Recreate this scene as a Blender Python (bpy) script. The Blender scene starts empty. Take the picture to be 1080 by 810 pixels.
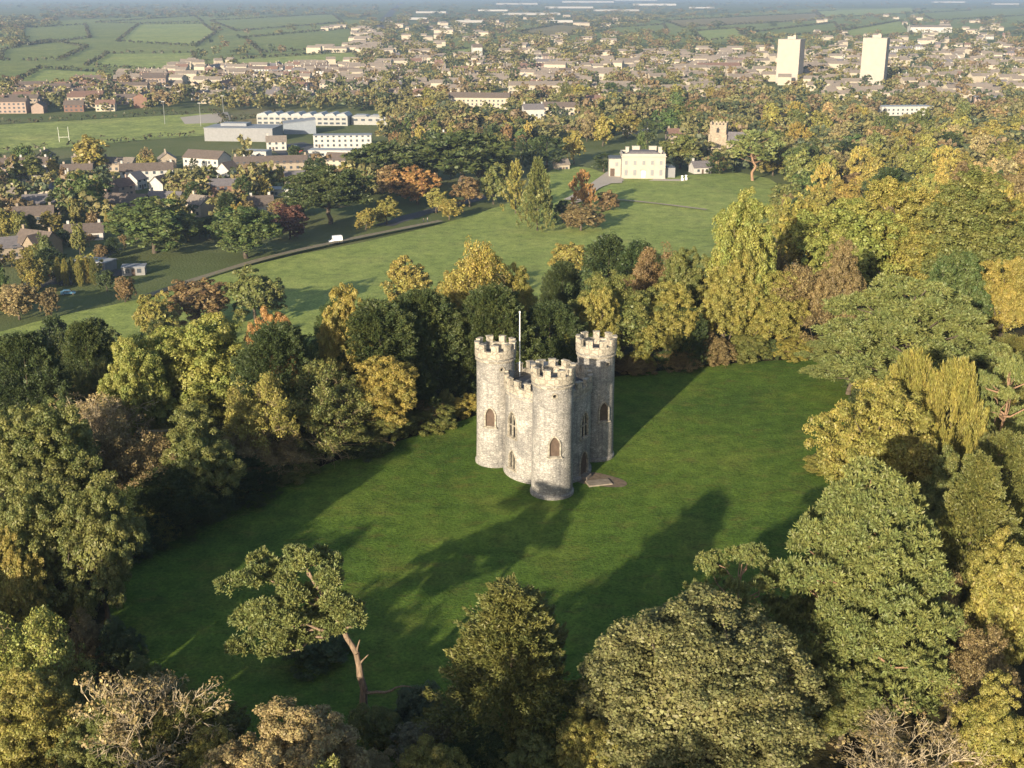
import bpy, bmesh, math, random
import numpy as np
from mathutils import Vector
from mathutils.geometry import delaunay_2d_cdt

# ------------------------------------------------------------------ camera, sky, sun, exposure
scn = bpy.context.scene
C = scn.collection
R = math.radians
CAM_H, PITCH, FOC = 50.0, 18.3, 1250.0          # metres, degrees below level, focal length in 1080-wide pixels
cam_d = bpy.data.cameras.new("camera"); cam = bpy.data.objects.new("camera", cam_d); C.objects.link(cam)
cam.location = (0, 0, CAM_H); cam.rotation_euler = (R(90 - PITCH), 0, 0)
cam_d.sensor_width = 36.0; cam_d.lens = 36.0 * FOC / 1080.0
cam_d.clip_start = 1.0; cam_d.clip_end = 60000
scn.camera = cam
SUN_EL, SUN_AZ = 15.0, 25.5                     # sun behind the camera, 25 degrees to its left
sv = Vector((-math.sin(R(SUN_AZ)) * math.cos(R(SUN_EL)), -math.cos(R(SUN_AZ)) * math.cos(R(SUN_EL)), math.sin(R(SUN_EL))))
w = bpy.data.worlds.new("World"); scn.world = w; w.use_nodes = True
wn = w.node_tree.nodes; wl = w.node_tree.links
sky = wn.new("ShaderNodeTexSky"); sky.sky_type = 'NISHITA'; sky.sun_disc = False
sky.sun_elevation = R(SUN_EL); sky.sun_rotation = R(180 + SUN_AZ); sky.altitude = 90; sky.dust_density = 1.5
wl.new(sky.outputs[0], wn["Background"].inputs[0]); wn["Background"].inputs[1].default_value = 0.10
sun_d = bpy.data.lights.new("sun", 'SUN'); sun_d.energy = 5.0; sun_d.angle = R(0.8); sun_d.color = (1.0, 0.86, 0.65)
sun = bpy.data.objects.new("sun", sun_d); C.objects.link(sun)
sun.rotation_euler = sv.to_track_quat('Z', 'Y').to_euler(); sun.location = (-200, -400, 300)
scn.view_settings.view_transform = 'Standard'; scn.view_settings.look = 'None'
scn.view_settings.gamma = 1.0; scn.view_settings.use_curve_mapping = False
scn.view_settings.exposure = 1.2
scn.cycles.max_bounces = 5; scn.cycles.diffuse_bounces = 3; scn.cycles.transparent_max_bounces = 4
scn.cycles.volume_bounces = 0; scn.cycles.use_denoising = True

rnd = random.Random(7)
# ------------------------------------------------------------------ terrain and pixel helpers
def smooth(t):
    t = np.clip(t, 0, 1); return t * t * (3 - 2 * t)
LOW = -35.0
def T(x, y):
    ye = np.interp(x, [-80, -36, -8, 13, 44, 90, 150], [118, 116, 142, 160, 176, 200, 235])
    W = np.interp(x, [-60, 0, 60, 120, 200], [165, 175, 240, 290, 310])
    return LOW * smooth((y - ye) / W)
def ang(v):                                      # angle below level of picture row v
    return R(PITCH) + math.atan((v - 405) / FOC)
def xat(u, v, D):                                # x of picture column u on row v at ground distance D
    a = ang(v); return (u - 540) / FOC * D / math.cos(a) * math.cos(a - R(PITCH))
def hit(u, v):                                   # ground point seen at (u, v)
    t = math.tan(ang(v)); D = (CAM_H - LOW) / t; x = xat(u, v, D)
    if D > 430 and T(x, D) < LOW + .01: return x, D
    D = 20.0
    while D < 40000:
        x = xat(u, v, D)
        if CAM_H - D * t <= T(x, D): break
        D *= 1.004
    if T(x, D) < LOW + .01: D = (CAM_H - LOW) / t
    return xat(u, v, D), D
def solve(u, vtop, H):                           # foot of a thing of height H whose top is seen at (u, vtop)
    t = math.tan(ang(vtop)); D = 25.0
    while D < 40000:
        x = xat(u, vtop, D)
        if CAM_H - D * t - H <= T(x, D): break
        D *= 1.003
    return x, D

# ------------------------------------------------------------------ material helpers
def newmat(name):
    m = bpy.data.materials.new(name); m.use_nodes = True
    nt = m.node_tree; nt.nodes.clear()
    out = nt.nodes.new("ShaderNodeOutputMaterial")
    return m, nt, out
def nd(nt, t, **kw):
    n = nt.nodes.new(t)
    for k, v in kw.items():
        if k.startswith('i_'):
            n.inputs[int(k[2:])].default_value = v
        else: setattr(n, k, v)
    return n
def ramp(nt, src, stops, interp='LINEAR'):
    r = nt.nodes.new("ShaderNodeValToRGB"); r.color_ramp.interpolation = interp
    e = r.color_ramp.elements
    while len(e) > 1: e.remove(e[-1])
    e[0].position = stops[0][0]; e[0].color = (*stops[0][1], 1)
    for p, c in stops[1:]:
        k = e.new(p); k.color = (*c, 1)
    nt.links.new(src, r.inputs[0]); return r.outputs[0]
def noise(nt, vec, scale, detail=4, rough=.55):
    n = nt.nodes.new("ShaderNodeTexNoise"); n.inputs['Scale'].default_value = scale
    n.inputs['Detail'].default_value = detail; n.inputs['Roughness'].default_value = rough
    nt.links.new(vec, n.inputs['Vector']); return n.outputs['Fac']
def mixc(nt, fac, a, b, mode='MIX'):
    n = nt.nodes.new("ShaderNodeMix"); n.data_type = 'RGBA'; n.blend_type = mode
    for s, v in ((0, fac), (6, a), (7, b)):
        if hasattr(v, 'is_linked') or hasattr(v, 'links'): nt.links.new(v, n.inputs[s])
        elif s == 0: n.inputs[0].default_value = v
        else: n.inputs[s].default_value = (*v, 1)
    return n.outputs[2]
def math_(nt, op, a, b=None):
    n = nt.nodes.new("ShaderNodeMath"); n.operation = op
    for i, v in enumerate((a, b)):
        if v is None: continue
        if isinstance(v, (int, float)): n.inputs[i].default_value = v
        else: nt.links.new(v, n.inputs[i])
    return n.outputs[0]
def principled(nt, out, col, rough=.8, spec=.2, bump=None, bd=.1, metal=0):
    p = nt.nodes.new("ShaderNodeBsdfPrincipled")
    if isinstance(col, tuple): p.inputs['Base Color'].default_value = (*col, 1)
    else: nt.links.new(col, p.inputs['Base Color'])
    p.inputs['Roughness'].default_value = rough; p.inputs['Specular IOR Level'].default_value = spec
    p.inputs['Metallic'].default_value = metal
    if bump is not None:
        b = nt.nodes.new("ShaderNodeBump"); b.inputs['Distance'].default_value = bd
        nt.links.new(bump, b.inputs['Height']); nt.links.new(b.outputs[0], p.inputs['Normal'])
    nt.links.new(p.outputs[0], out.inputs[0]); return p
def pos(nt): return nt.nodes.new("ShaderNodeNewGeometry").outputs['Position']
def ocoord(nt): return nt.nodes.new("ShaderNodeTexCoord").outputs['Object']
def vscale(nt, vec, s):
    n = nt.nodes.new("ShaderNodeMapping"); n.inputs['Scale'].default_value = s
    nt.links.new(vec, n.inputs[0]); return n.outputs[0]

def leaf_material():
    m, nt, out = newmat("foliage")
    oi = nt.nodes.new("ShaderNodeObjectInfo")
    a = nd(nt, "ShaderNodeAttribute", attribute_name="leaf"); c = nd(nt, "ShaderNodeAttribute", attribute_name="clump")
    t2 = nd(nt, "ShaderNodeAttribute", attribute_name="second_tint", attribute_type='OBJECT')
    patch = noise(nt, ocoord(nt), .32, 3, .6)
    mixv = math_(nt, 'ADD', math_(nt, 'MULTIPLY', c.outputs['Fac'], .55), math_(nt, 'MULTIPLY', math_(nt, 'SUBTRACT', patch, .28), 1.1))
    f = ramp(nt, mixv, [(.25, (0, 0, 0)), (.85, (1, 1, 1))])
    base = mixc(nt, f, oi.outputs['Color'], t2.outputs['Color'])
    val = math_(nt, 'ADD', math_(nt, 'MULTIPLY', a.outputs['Fac'], .62), .98)
    hs = nt.nodes.new("ShaderNodeHueSaturation")
    hue = math_(nt, 'ADD', math_(nt, 'MULTIPLY', a.outputs['Fac'], .03), .485)
    nt.links.new(hue, hs.inputs['Hue']); nt.links.new(val, hs.inputs['Value']); nt.links.new(base, hs.inputs['Color'])
    hs.inputs['Saturation'].default_value = .95
    d = nt.nodes.new("ShaderNodeBsdfDiffuse"); tr = nt.nodes.new("ShaderNodeBsdfTranslucent")
    nt.links.new(hs.outputs[0], d.inputs[0]); nt.links.new(hs.outputs[0], tr.inputs[0])
    g = nt.nodes.new("ShaderNodeBsdfGlossy"); g.inputs['Roughness'].default_value = .55; g.inputs[0].default_value = (.8, .8, .8, 1)
    mx = nt.nodes.new("ShaderNodeMixShader"); mx.inputs[0].default_value = .16
    nt.links.new(d.outputs[0], mx.inputs[1]); nt.links.new(tr.outputs[0], mx.inputs[2])
    m2 = nt.nodes.new("ShaderNodeMixShader"); m2.inputs[0].default_value = .03
    nt.links.new(mx.outputs[0], m2.inputs[1]); nt.links.new(g.outputs[0], m2.inputs[2])
    nt.links.new(m2.outputs[0], out.inputs[0]); return m
def bark_material():
    m, nt, out = newmat("bark")
    oi = nt.nodes.new("ShaderNodeObjectInfo"); o = ocoord(nt)
    n = noise(nt, vscale(nt, o, (3, 3, .6)), 2.5)
    col = mixc(nt, 1.0, ramp(nt, n, [(.3, (.5, .5, .5)), (.7, (1.25, 1.2, 1.15))]), oi.outputs['Color'], 'MULTIPLY')
    principled(nt, out, col, .9, .1, n, .05); return m
def twig_material():
    m, nt, out = newmat("twig_bark"); a = nd(nt, "ShaderNodeAttribute", attribute_name="twig_tint", attribute_type='OBJECT')
    n = noise(nt, ocoord(nt), 1.2)
    principled(nt, out, mixc(nt, 1.0, ramp(nt, n, [(.3, (.7, .7, .7)), (.7, (1.2, 1.2, 1.2))]), a.outputs['Color'], 'MULTIPLY'), .9, .1); return m
def stone_material(name, a, b, dark, cell=(2.7, 2.7, 5.0), stain=.55):
    m, nt, out = newmat(name); p = ocoord(nt)
    vo = nt.nodes.new("ShaderNodeTexVoronoi"); vo.feature = 'F1'; vo.inputs['Scale'].default_value = 1.0
    nt.links.new(vscale(nt, p, cell), vo.inputs['Vector'])
    sep = nt.nodes.new("ShaderNodeSeparateColor"); nt.links.new(vo.outputs['Color'], sep.inputs[0])
    ve = nt.nodes.new("ShaderNodeTexVoronoi"); ve.feature = 'DISTANCE_TO_EDGE'; ve.inputs['Scale'].default_value = 1.0
    nt.links.new(vscale(nt, p, cell), ve.inputs['Vector'])
    c0 = mixc(nt, sep.outputs[0], a, b)
    big = noise(nt, vscale(nt, p, (1, 1, .55)), .32, 6, .62)
    st = ramp(nt, big, [(.43, (0, 0, 0)), (.62, (1, 1, 1))])
    c1 = mixc(nt, math_(nt, 'MULTIPLY', st, stain), c0, dark)
    pale = ramp(nt, noise(nt, p, .55, 5, .6), [(.56, (0, 0, 0)), (.68, (1, 1, 1))])
    c2 = mixc(nt, math_(nt, 'MULTIPLY', pale, .55), c1, tuple(min(.85, x * 1.35) for x in b))
    stre = ramp(nt, noise(nt, vscale(nt, p, (2.6, 2.6, .16)), 1.0, 4, .6), [(.52, (0, 0, 0)), (.70, (1, 1, 1))])
    c2 = mixc(nt, math_(nt, 'MULTIPLY', stre, .5), c2, dark)
    moss = ramp(nt, noise(nt, p, .9, 5, .7), [(.60, (0, 0, 0)), (.72, (1, 1, 1))])
    c2 = mixc(nt, math_(nt, 'MULTIPLY', moss, .35), c2, (.13, .12, .075))
    edge = ramp(nt, ve.outputs['Distance'], [(.0, (.6, .6, .6)), (.12, (1, 1, 1))])
    fine = ramp(nt, noise(nt, p, 7, 3), [(.25, (.78, .78, .78)), (.75, (1.15, 1.15, 1.15))])
    c3 = mixc(nt, 1.0, mixc(nt, 1.0, c2, edge, 'MULTIPLY'), fine, 'MULTIPLY')
    principled(nt, out, c3, .92, .1, math_(nt, 'ADD', noise(nt, p, 6, 3), edge), .05); return m
def plain(name, col, rough=.7, var=.2, sc=1.0, spec=.2):
    m, nt, out = newmat(name); n = noise(nt, pos(nt), sc)
    c = ramp(nt, n, [(.25, tuple(x * (1 - var) for x in col)), (.75, tuple(min(.95, x * (1 + var)) for x in col))])
    principled(nt, out, c, rough, spec); return m
def grass_material(name, dark, mid, light, dry, s=1.0, wear=False):
    m, nt, out = newmat(name); p = pos(nt)
    big = noise(nt, p, .045 * s, 5, .6); mid_n = noise(nt, p, .5 * s, 5, .7); fine = noise(nt, vscale(nt, p, (1, 1, .2)), 3.2 * s, 4, .75)
    c = ramp(nt, big, [(.32, dark), (.5, mid), (.68, light)])
    dr = ramp(nt, noise(nt, p, .14 * s, 5, .65), [(.5, (0, 0, 0)), (.75, (1, 1, 1))])
    c = mixc(nt, math_(nt, 'MULTIPLY', dr, .5), c, dry)
    if wear:
        wv = ramp(nt, noise(nt, vscale(nt, p, (1, 1.6, 1)), .33, 6, .7), [(.53, (0, 0, 0)), (.70, (1, 1, 1))])
        c = mixc(nt, math_(nt, 'MULTIPLY', wv, .65), c, (.105, .098, .030))
        lf = ramp(nt, noise(nt, p, 5.5, 3, .6), [(.66, (0, 0, 0)), (.73, (1, 1, 1))])
        c = mixc(nt, math_(nt, 'MULTIPLY', math_(nt, 'MULTIPLY', lf, mid_n), 1.1), c, (.15, .10, .035))
    f1 = ramp(nt, mid_n, [(.28, (.58, .62, .56)), (.72, (1.38, 1.3, 1.15))])
    f2 = ramp(nt, fine, [(.3, (.5, .52, .48)), (.5, (1, 1, 1)), (.72, (1.5, 1.45, 1.3))])
    c = mixc(nt, 1.0, mixc(nt, 1.0, c, f1, 'MULTIPLY'), f2, 'MULTIPLY')
    principled(nt, out, c, .95, .1, math_(nt, 'ADD', fine, mid_n), .12); return m
def objcol(name, rough=.8, var=.15, sc=1.5):
    m, nt, out = newmat(name); oi = nt.nodes.new("ShaderNodeObjectInfo")
    n = ramp(nt, noise(nt, pos(nt), sc), [(.3, (1 - var,) * 3), (.7, (1 + var,) * 3)])
    principled(nt, out, mixc(nt, 1.0, n, oi.outputs['Color'], 'MULTIPLY'), rough, .2); return m

LEAF, BARK, TWIG = leaf_material(), bark_material(), twig_material()
STONE = stone_material("castle_stone", (.265, .25, .228), (.385, .362, .325), (.108, .107, .11))
TRIM = stone_material("dressed_stone", (.30, .268, .215), (.38, .342, .275), (.19, .17, .145), (1.4, 1.4, 2), .35)
OLDSTONE = stone_material("church_stone", (.30, .245, .18), (.36, .30, .22), (.22, .18, .14), (1.2, 1.2, 2), .4)
LEAD = plain("roof_lead", (.075, .08, .09), .6, .3)
WOOD = plain("boarded_wood", (.085, .06, .045), .8, .3, 3)
DARK = plain("dark_opening", (.012, .012, .014), .5, .2)
GLASS = plain("window_glass", (.05, .06, .075), .15, .2, 1, .5)
PALEGLASS = plain("pale_window", (.20, .20, .205), .3, .1, 1, .5)
WHITE = plain("white_paint", (.78, .77, .74), .5, .06)
CREAM = plain("cream_render", (.335, .305, .262), .8, .08, .6)
CONC = plain("tower_concrete", (.315, .275, .24), .85, .08, .3)
ASPH = plain("asphalt", (.06, .06, .065), .9, .25, 1.5)
TRACK = plain("earth_track", (.17, .145, .095), .95, .3, .8)
GRAVEL = plain("gravel", (.27, .22, .17), .95, .2, 1.2)
PAVE = plain("paving_stone", (.34, .30, .25), .9, .2, 1.5)
SLAB = plain("weathered_slab", (.19, .16, .125), .95, .35, 1.8)
EARTH = plain("worn_earth", (.13, .10, .07), .95, .3, 2)
RUBBER = plain("tyre_rubber", (.02, .02, .02), .8, .1)
CARP = objcol("car_paint", .3, .03)
CLOTH = objcol("cloth", .9, .1, 8)
WALLM = objcol("house_wall", .85, .1, .8)
ROOFS = [plain("roof_brown", (.105, .083, .070), .9, .25, 1.2), plain("roof_red", (.145, .09, .07), .9, .25, 1.2),
         plain("roof_grey", (.12, .11, .115), .85, .25, 1.2), plain("roof_tan", (.17, .143, .12), .9, .25, 1.2)]
SHEDROOF = plain("sheet_metal_roof", (.27, .27, .27), .5, .08, .2)
GREYROOF = plain("grey_sheet_roof", (.18, .19, .21), .6, .12, .2)

# ------------------------------------------------------------------ object helpers
def tag(o, label=None, cat=None, group=None, kind=None):
    if label: o['label'] = label
    if cat: o['category'] = cat
    if group: o['group'] = group
    if kind: o['kind'] = kind
    return o
def link(name, me, parent=None, loc=None, rz=0):
    o = bpy.data.objects.new(name, me); C.objects.link(o)
    if parent: o.parent = parent
    if loc is not None: o.location = loc
    if rz: o.rotation_euler.z = rz
    return o
def empty(name, loc, rz=0):
    o = link(name, None, None, loc, rz); o.empty_display_size = .5; return o
def npmesh(name, V, F, mats, attrs=None, midx=None, smooth_=False):
    me = bpy.data.meshes.new(name); V = np.asarray(V, np.float32); F = np.asarray(F, np.int32)
    k = F.shape[1]; n = len(F)
    me.vertices.add(len(V)); me.vertices.foreach_set('co', V.ravel())
    me.loops.add(n * k); me.loops.foreach_set('vertex_index', F.ravel())
    me.polygons.add(n); me.polygons.foreach_set('loop_start', np.arange(0, n * k, k, dtype=np.int32))
    try: me.polygons.foreach_set('loop_total', np.full(n, k, np.int32))
    except Exception: pass
    for m in mats: me.materials.append(m)
    if midx is not None: me.polygons.foreach_set('material_index', np.asarray(midx, np.int32))
    if smooth_: me.polygons.foreach_set('use_smooth', np.ones(n, bool))
    for an, av in (attrs or {}).items():
        a = me.attributes.new(an, 'FLOAT', 'FACE'); a.data.foreach_set('value', np.asarray(av, np.float32))
    me.update(calc_edges=True); return me
class MB:                                        # collects shapes for ONE mesh
    def __init__(s): s.bm = bmesh.new()
    def box(s, c, d, mi=0, rz=0, taper=1.0):
        x, y, z = d[0] / 2, d[1] / 2, d[2] / 2; cs, sn = math.cos(rz), math.sin(rz); vs = []
        for k, (a, b, e) in enumerate(((-1, -1, -1), (1, -1, -1), (1, 1, -1), (-1, 1, -1), (-1, -1, 1), (1, -1, 1), (1, 1, 1), (-1, 1, 1))):
            t = taper if e > 0 else 1
            px, py = a * x * t, b * y * t
            vs.append(s.bm.verts.new((c[0] + px * cs - py * sn, c[1] + px * sn + py * cs, c[2] + e * z)))
        for f in ((3, 2, 1, 0), (4, 5, 6, 7), (0, 1, 5, 4), (1, 2, 6, 5), (2, 3, 7, 6), (3, 0, 4, 7)):
            s.bm.faces.new([vs[i] for i in f]).material_index = mi
        return s
    def lathe(s, prof, c=(0, 0), seg=48, mi=0, close=True):
        rings = []
        for r, z in prof:
            rings.append([s.bm.verts.new((c[0] + r * math.cos(2 * math.pi * i / seg), c[1] + r * math.sin(2 * math.pi * i / seg), z)) for i in range(seg)])
        for a, b in zip(rings, rings[1:]):
            for i in range(seg):
                s.bm.faces.new((a[i], a[(i + 1) % seg], b[(i + 1) % seg], b[i])).material_index = mi
        if close:
            s.bm.faces.new(rings[0][::-1]).material_index = mi; s.bm.faces.new(rings[-1]).material_index = mi
        return s
    def arc(s, c, r0, r1, a0, a1, z0, z1, mi=0, n=5):      # curved block
        q = []
        for z in (z0, z1):
            for r in (r0, r1):
                q.append([s.bm.verts.new((c[0] + r * math.cos(a0 + (a1 - a0) * i / n), c[1] + r * math.sin(a0 + (a1 - a0) * i / n), z)) for i in range(n + 1)])
        b0, b1, t0, t1 = q
        def f(*v): s.bm.faces.new(v).material_index = mi
        for i in range(n):
            f(b1[i], b1[i + 1], t1[i + 1], t1[i]); f(b0[i + 1], b0[i], t0[i], t0[i + 1])
            f(t0[i], t1[i], t1[i + 1], t0[i + 1]); f(b0[i + 1], b1[i + 1], b1[i], b0[i])
        f(b0[0], b1[0], t1[0], t0[0]); f(b1[n], b0[n], t0[n], t1[n]); return s
    def prism(s, pts, y0, y1, mi=0):             # polygon in x-z pushed along y
        a = [s.bm.verts.new((x, y0, z)) for x, z in pts]; b = [s.bm.verts.new((x, y1, z)) for x, z in pts]
        s.bm.faces.new(a).material_index = mi; s.bm.faces.new(b[::-1]).material_index = mi
        for i in range(len(pts)):
            j = (i + 1) % len(pts); s.bm.faces.new((a[j], a[i], b[i], b[j])).material_index = mi
        return s
    def ringprism(s, outer, inner, y0, y1, mi=0): # frame: outline with a hole (open chain, same count), pushed along y
        n = len(outer); vs = [[s.bm.verts.new((x, y, z)) for x, z in p] for p in (outer, inner) for y in (y0, y1)]
        o0, o1, i0, i1 = vs
        for k in range(n):
            j = (k + 1) % n
            for q in ((o0[k], o0[j], i0[j], i0[k]), (o1[j], o1[k], i1[k], i1[j]), (o0[j], o0[k], o1[k], o1[j]), (i0[k], i0[j], i1[j], i1[k])):
                s.bm.faces.new(q).material_index = mi
        return s
    def tube(s, p0, p1, r0, r1=None, seg=8, mi=0):
        r1 = r0 if r1 is None else r1; p0, p1 = Vector(p0), Vector(p1)
        q = (p1 - p0).to_track_quat('Z', 'Y')
        a = [s.bm.verts.new(p0 + q @ Vector((r0 * math.cos(6.2832 * i / seg), r0 * math.sin(6.2832 * i / seg), 0))) for i in range(seg)]
        b = [s.bm.verts.new(p1 + q @ Vector((r1 * math.cos(6.2832 * i / seg), r1 * math.sin(6.2832 * i / seg), 0))) for i in range(seg)]
        for i in range(seg): s.bm.faces.new((a[i], a[(i + 1) % seg], b[(i + 1) % seg], b[i])).material_index = mi
        s.bm.faces.new(a[::-1]).material_index = mi; s.bm.faces.new(b).material_index = mi; return s
    def mesh(s, name, mats):
        bmesh.ops.recalc_face_normals(s.bm, faces=s.bm.faces)
        me = bpy.data.meshes.new(name); s.bm.to_mesh(me); s.bm.free()
        for m in (mats if isinstance(mats, (list, tuple)) else [mats]): me.materials.append(m)
        return me
    def build(s, name, mats, parent=None, loc=None, rz=0): return link(name, s.mesh(name, mats), parent, loc, rz)
def cut(o, cutter_mb):                           # carve openings out of a wall mesh
    c = cutter_mb.build("cutter", DARK); c.parent = o.parent; c.location = o.location
    md = o.modifiers.new("cut", 'BOOLEAN'); md.operation = 'DIFFERENCE'; md.solver = 'EXACT'; md.object = c
    dg = bpy.context.evaluated_depsgraph_get(); me = bpy.data.meshes.new_from_object(o.evaluated_get(dg))
    o.modifiers.clear(); old = o.data; o.data = me; me.name = old.name
    bpy.data.objects.remove(c)
def sheet(name, poly, zf, mat, step, kind='structure'):  # conforming triangulated sheet over a ground polygon
    P = [Vector(p) for p in poly]; pts = []
    n = len(P); edges = []
    for i in range(n):
        a, b = P[i], P[(i + 1) % n]; m = max(1, int((b - a).length / step))
        for k in range(m): pts.append(a.lerp(b, k / m))
    m = len(pts); edges = [(i, (i + 1) % m) for i in range(m)]
    xs = [p.x for p in pts]; ys = [p.y for p in pts]
    arr = np.array([(p.x, p.y) for p in pts])
    gx, gy = np.meshgrid(np.arange(min(xs), max(xs), step), np.arange(min(ys), max(ys), step))
    q = np.stack([gx.ravel(), gy.ravel()], 1); ins = np.zeros(len(q), bool)
    for i in range(m):
        x0, y0 = arr[i]; x1, y1 = arr[(i + 1) % m]
        c_ = ((y0 > q[:, 1]) != (y1 > q[:, 1])) & (q[:, 0] < (x1 - x0) * (q[:, 1] - y0) / (y1 - y0 + 1e-12) + x0)
        ins ^= c_
    allp = pts + [Vector(p) for p in q[ins]]
    vo, eo, fo, *_ = delaunay_2d_cdt(allp, edges, [], 1, 1e-4)
    V = np.array([(p.x, p.y) for p in vo]); z = zf(V[:, 0], V[:, 1])
    F = np.array([f if (vo[f[1]] - vo[f[0]]).cross(vo[f[2]] - vo[f[0]]) > 0 else f[::-1] for f in fo])
    o = link(name, npmesh(name, np.column_stack([V, z]), F, [mat], smooth_=True)); o['kind'] = kind; return o
def chaikin(p, it=2, closed=True):
    p = [tuple(q) for q in p]
    for _ in range(it):
        out = []; n = len(p)
        for i in range(n if closed else n - 1):
            a, b = p[i], p[(i + 1) % n]
            out += [(.75 * a[0] + .25 * b[0], .75 * a[1] + .25 * b[1]), (.25 * a[0] + .75 * b[0], .25 * a[1] + .75 * b[1])]
        if not closed: out = [p[0]] + out + [p[-1]]
        p = out
    return p
def strip(name, line, width, dz, mat, kind='structure'):
    line = chaikin(line, 2, False); V = []; F = []; acc = []
    for i in range(len(line)):                   # densify
        if i: 
            a, b = Vector(line[i - 1]), Vector(line[i]); m = max(1, int((b - a).length / 5))
            acc += [tuple(a.lerp(b, k / m)) for k in range(1, m + 1)]
        else: acc.append(line[0])
    for i, p in enumerate(acc):
        a, b = Vector(acc[max(0, i - 1)]), Vector(acc[min(len(acc) - 1, i + 1)])
        d = (b - a).normalized(); nx, ny = -d.y, d.x; wv = width * (1 + .12 * math.sin(i * 1.7))
        for s in (-.5, .5): 
            x, y = p[0] + nx * wv * s, p[1] + ny * wv * s; V.append((x, y, float(T(x, y)) + dz))
        if i: F.append((2 * i - 2, 2 * i - 1, 2 * i + 1, 2 * i))
    me = npmesh(name, V, F, [mat]); bm = bmesh.new(); bm.from_mesh(me); bmesh.ops.recalc_face_normals(bm, faces=bm.faces)
    if sum(f.normal.z for f in bm.faces) < 0: bmesh.ops.reverse_faces(bm, faces=bm.faces)
    bm.to_mesh(me); bm.free(); o = link(name, me); o['kind'] = kind; return o

# ------------------------------------------------------------------ ground, lawn, meadow, fields, paths
def ground():
    def axis(lo, hi, fine0, fine1, st):
        a = list(np.arange(fine0, fine1 + .1, st)); g = st
        v = fine1
        while v < hi: g *= 1.25; v = min(hi, v + g); a.append(v)
        v = fine0; g = st
        while v > lo: g *= 1.25; v = max(lo, v - g); a.insert(0, v)
        return np.array(a)
    X = axis(-20000, 20000, -260, 320, 4); Y = axis(-400, 20000, 20, 560, 4)
    gx, gy = np.meshgrid(X, Y); z = T(gx, gy)
    V = np.column_stack([gx.ravel(), gy.ravel(), z.ravel()]); nx, ny = len(X), len(Y)
    i = (np.arange(ny - 1)[:, None] * nx + np.arange(nx - 1)[None]).ravel()
    F = np.stack([i, i + 1, i + nx + 1, i + nx], 1)
    m, nt, out = newmat("rough_ground"); p = pos(nt)
    c = ramp(nt, noise(nt, p, .006, 6, .65), [(.3, (.06, .07, .03)), (.45, (.09, .11, .04)), (.55, (.12, .13, .055)), (.7, (.15, .13, .085))])
    sp = nt.nodes.new("ShaderNodeSeparateXYZ"); nt.links.new(p, sp.inputs[0])
    near = math_(nt, 'LESS_THAN', sp.outputs[1], 262.0)
    litter = ramp(nt, noise(nt, p, .35, 5, .7), [(.3, (.02, .022, .010)), (.5, (.038, .034, .016)), (.72, (.07, .05, .025))])
    c = mixc(nt, near, c, litter)
    principled(nt, out, c, .95, .05, noise(nt, p, 1.2, 4), .3)
    o = link("ground", npmesh("ground", V, F, [m], smooth_=True)); o['kind'] = 'structure'
ground()
def px_poly(pts): return [hit(*p) for p in pts]
LAWN_PX = [(105, 612), (150, 585), (235, 540), (340, 492), (470, 452), (560, 420), (640, 400), (735, 388), (800, 382), (880, 378), (900, 420), (900, 500), (895, 600), (870, 680)]
LAWN = px_poly(LAWN_PX) + [(14, 66), (-8, 64), (-26, 74), (-34, 88)]
LAWN = chaikin(LAWN, 2)
CC = (3.9, 121.4)                                # castle centre
def lawn_z(x, y):
    d = np.hypot(x - CC[0], y - CC[1])
    return np.maximum(T(x, y), -2.5) + .03 + .35 * smooth((70 - np.hypot(x - 2, y - 118)) / 60) * (.5 + .5 * np.sin(x * .13 + 1) * np.cos(y * .09)) * smooth((d - 9) / 12)
LAWN_MAT = grass_material("castle_lawn_grass", (.048, .092, .018), (.072, .124, .021), (.105, .155, .028), (.140, .148, .036), 1.0, True)
sheet("lawn", LAWN, lawn_z, LAWN_MAT, 2.5)
MEADOW = px_poly([(-40, 362), (60, 335), (140, 320), (215, 296), (300, 272), (360, 261), (420, 248), (470, 236), (540, 214), (572, 200), (578, 180), (612, 176), (655, 191), (720, 187), (800, 182), (850, 215), (820, 250), (750, 285)]) + [(60, 330), (0, 292), (-60, 272), (-140, 268)]
def meadow_z(x, y): return T(x, y) + .25 + .9 * (.5 + .5 * np.sin(x * .03 + y * .011)) * (.5 + .5 * np.sin(y * .021 + 2)) * smooth((y - 270) / 60)
MEADOW_MAT = grass_material("meadow_grass", (.165, .215, .062), (.19, .24, .07), (.22, .265, .082), (.24, .245, .095), .5)
sheet("meadow", chaikin(MEADOW, 1), meadow_z, MEADOW_MAT, 6)
FIELDM = [grass_material("pasture_" + n, *[tuple(x * k for x in c) for c in ((.18, .225, .075), (.21, .25, .082), (.24, .27, .095), (.265, .255, .11))], .15) for n, k in (("green", 1.0), ("deep_green", .72))]
FIELDM.append(grass_material("stubble_field", (.15, .13, .06), (.18, .15, .075), (.2, .17, .09), (.22, .17, .1), .15))
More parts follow.
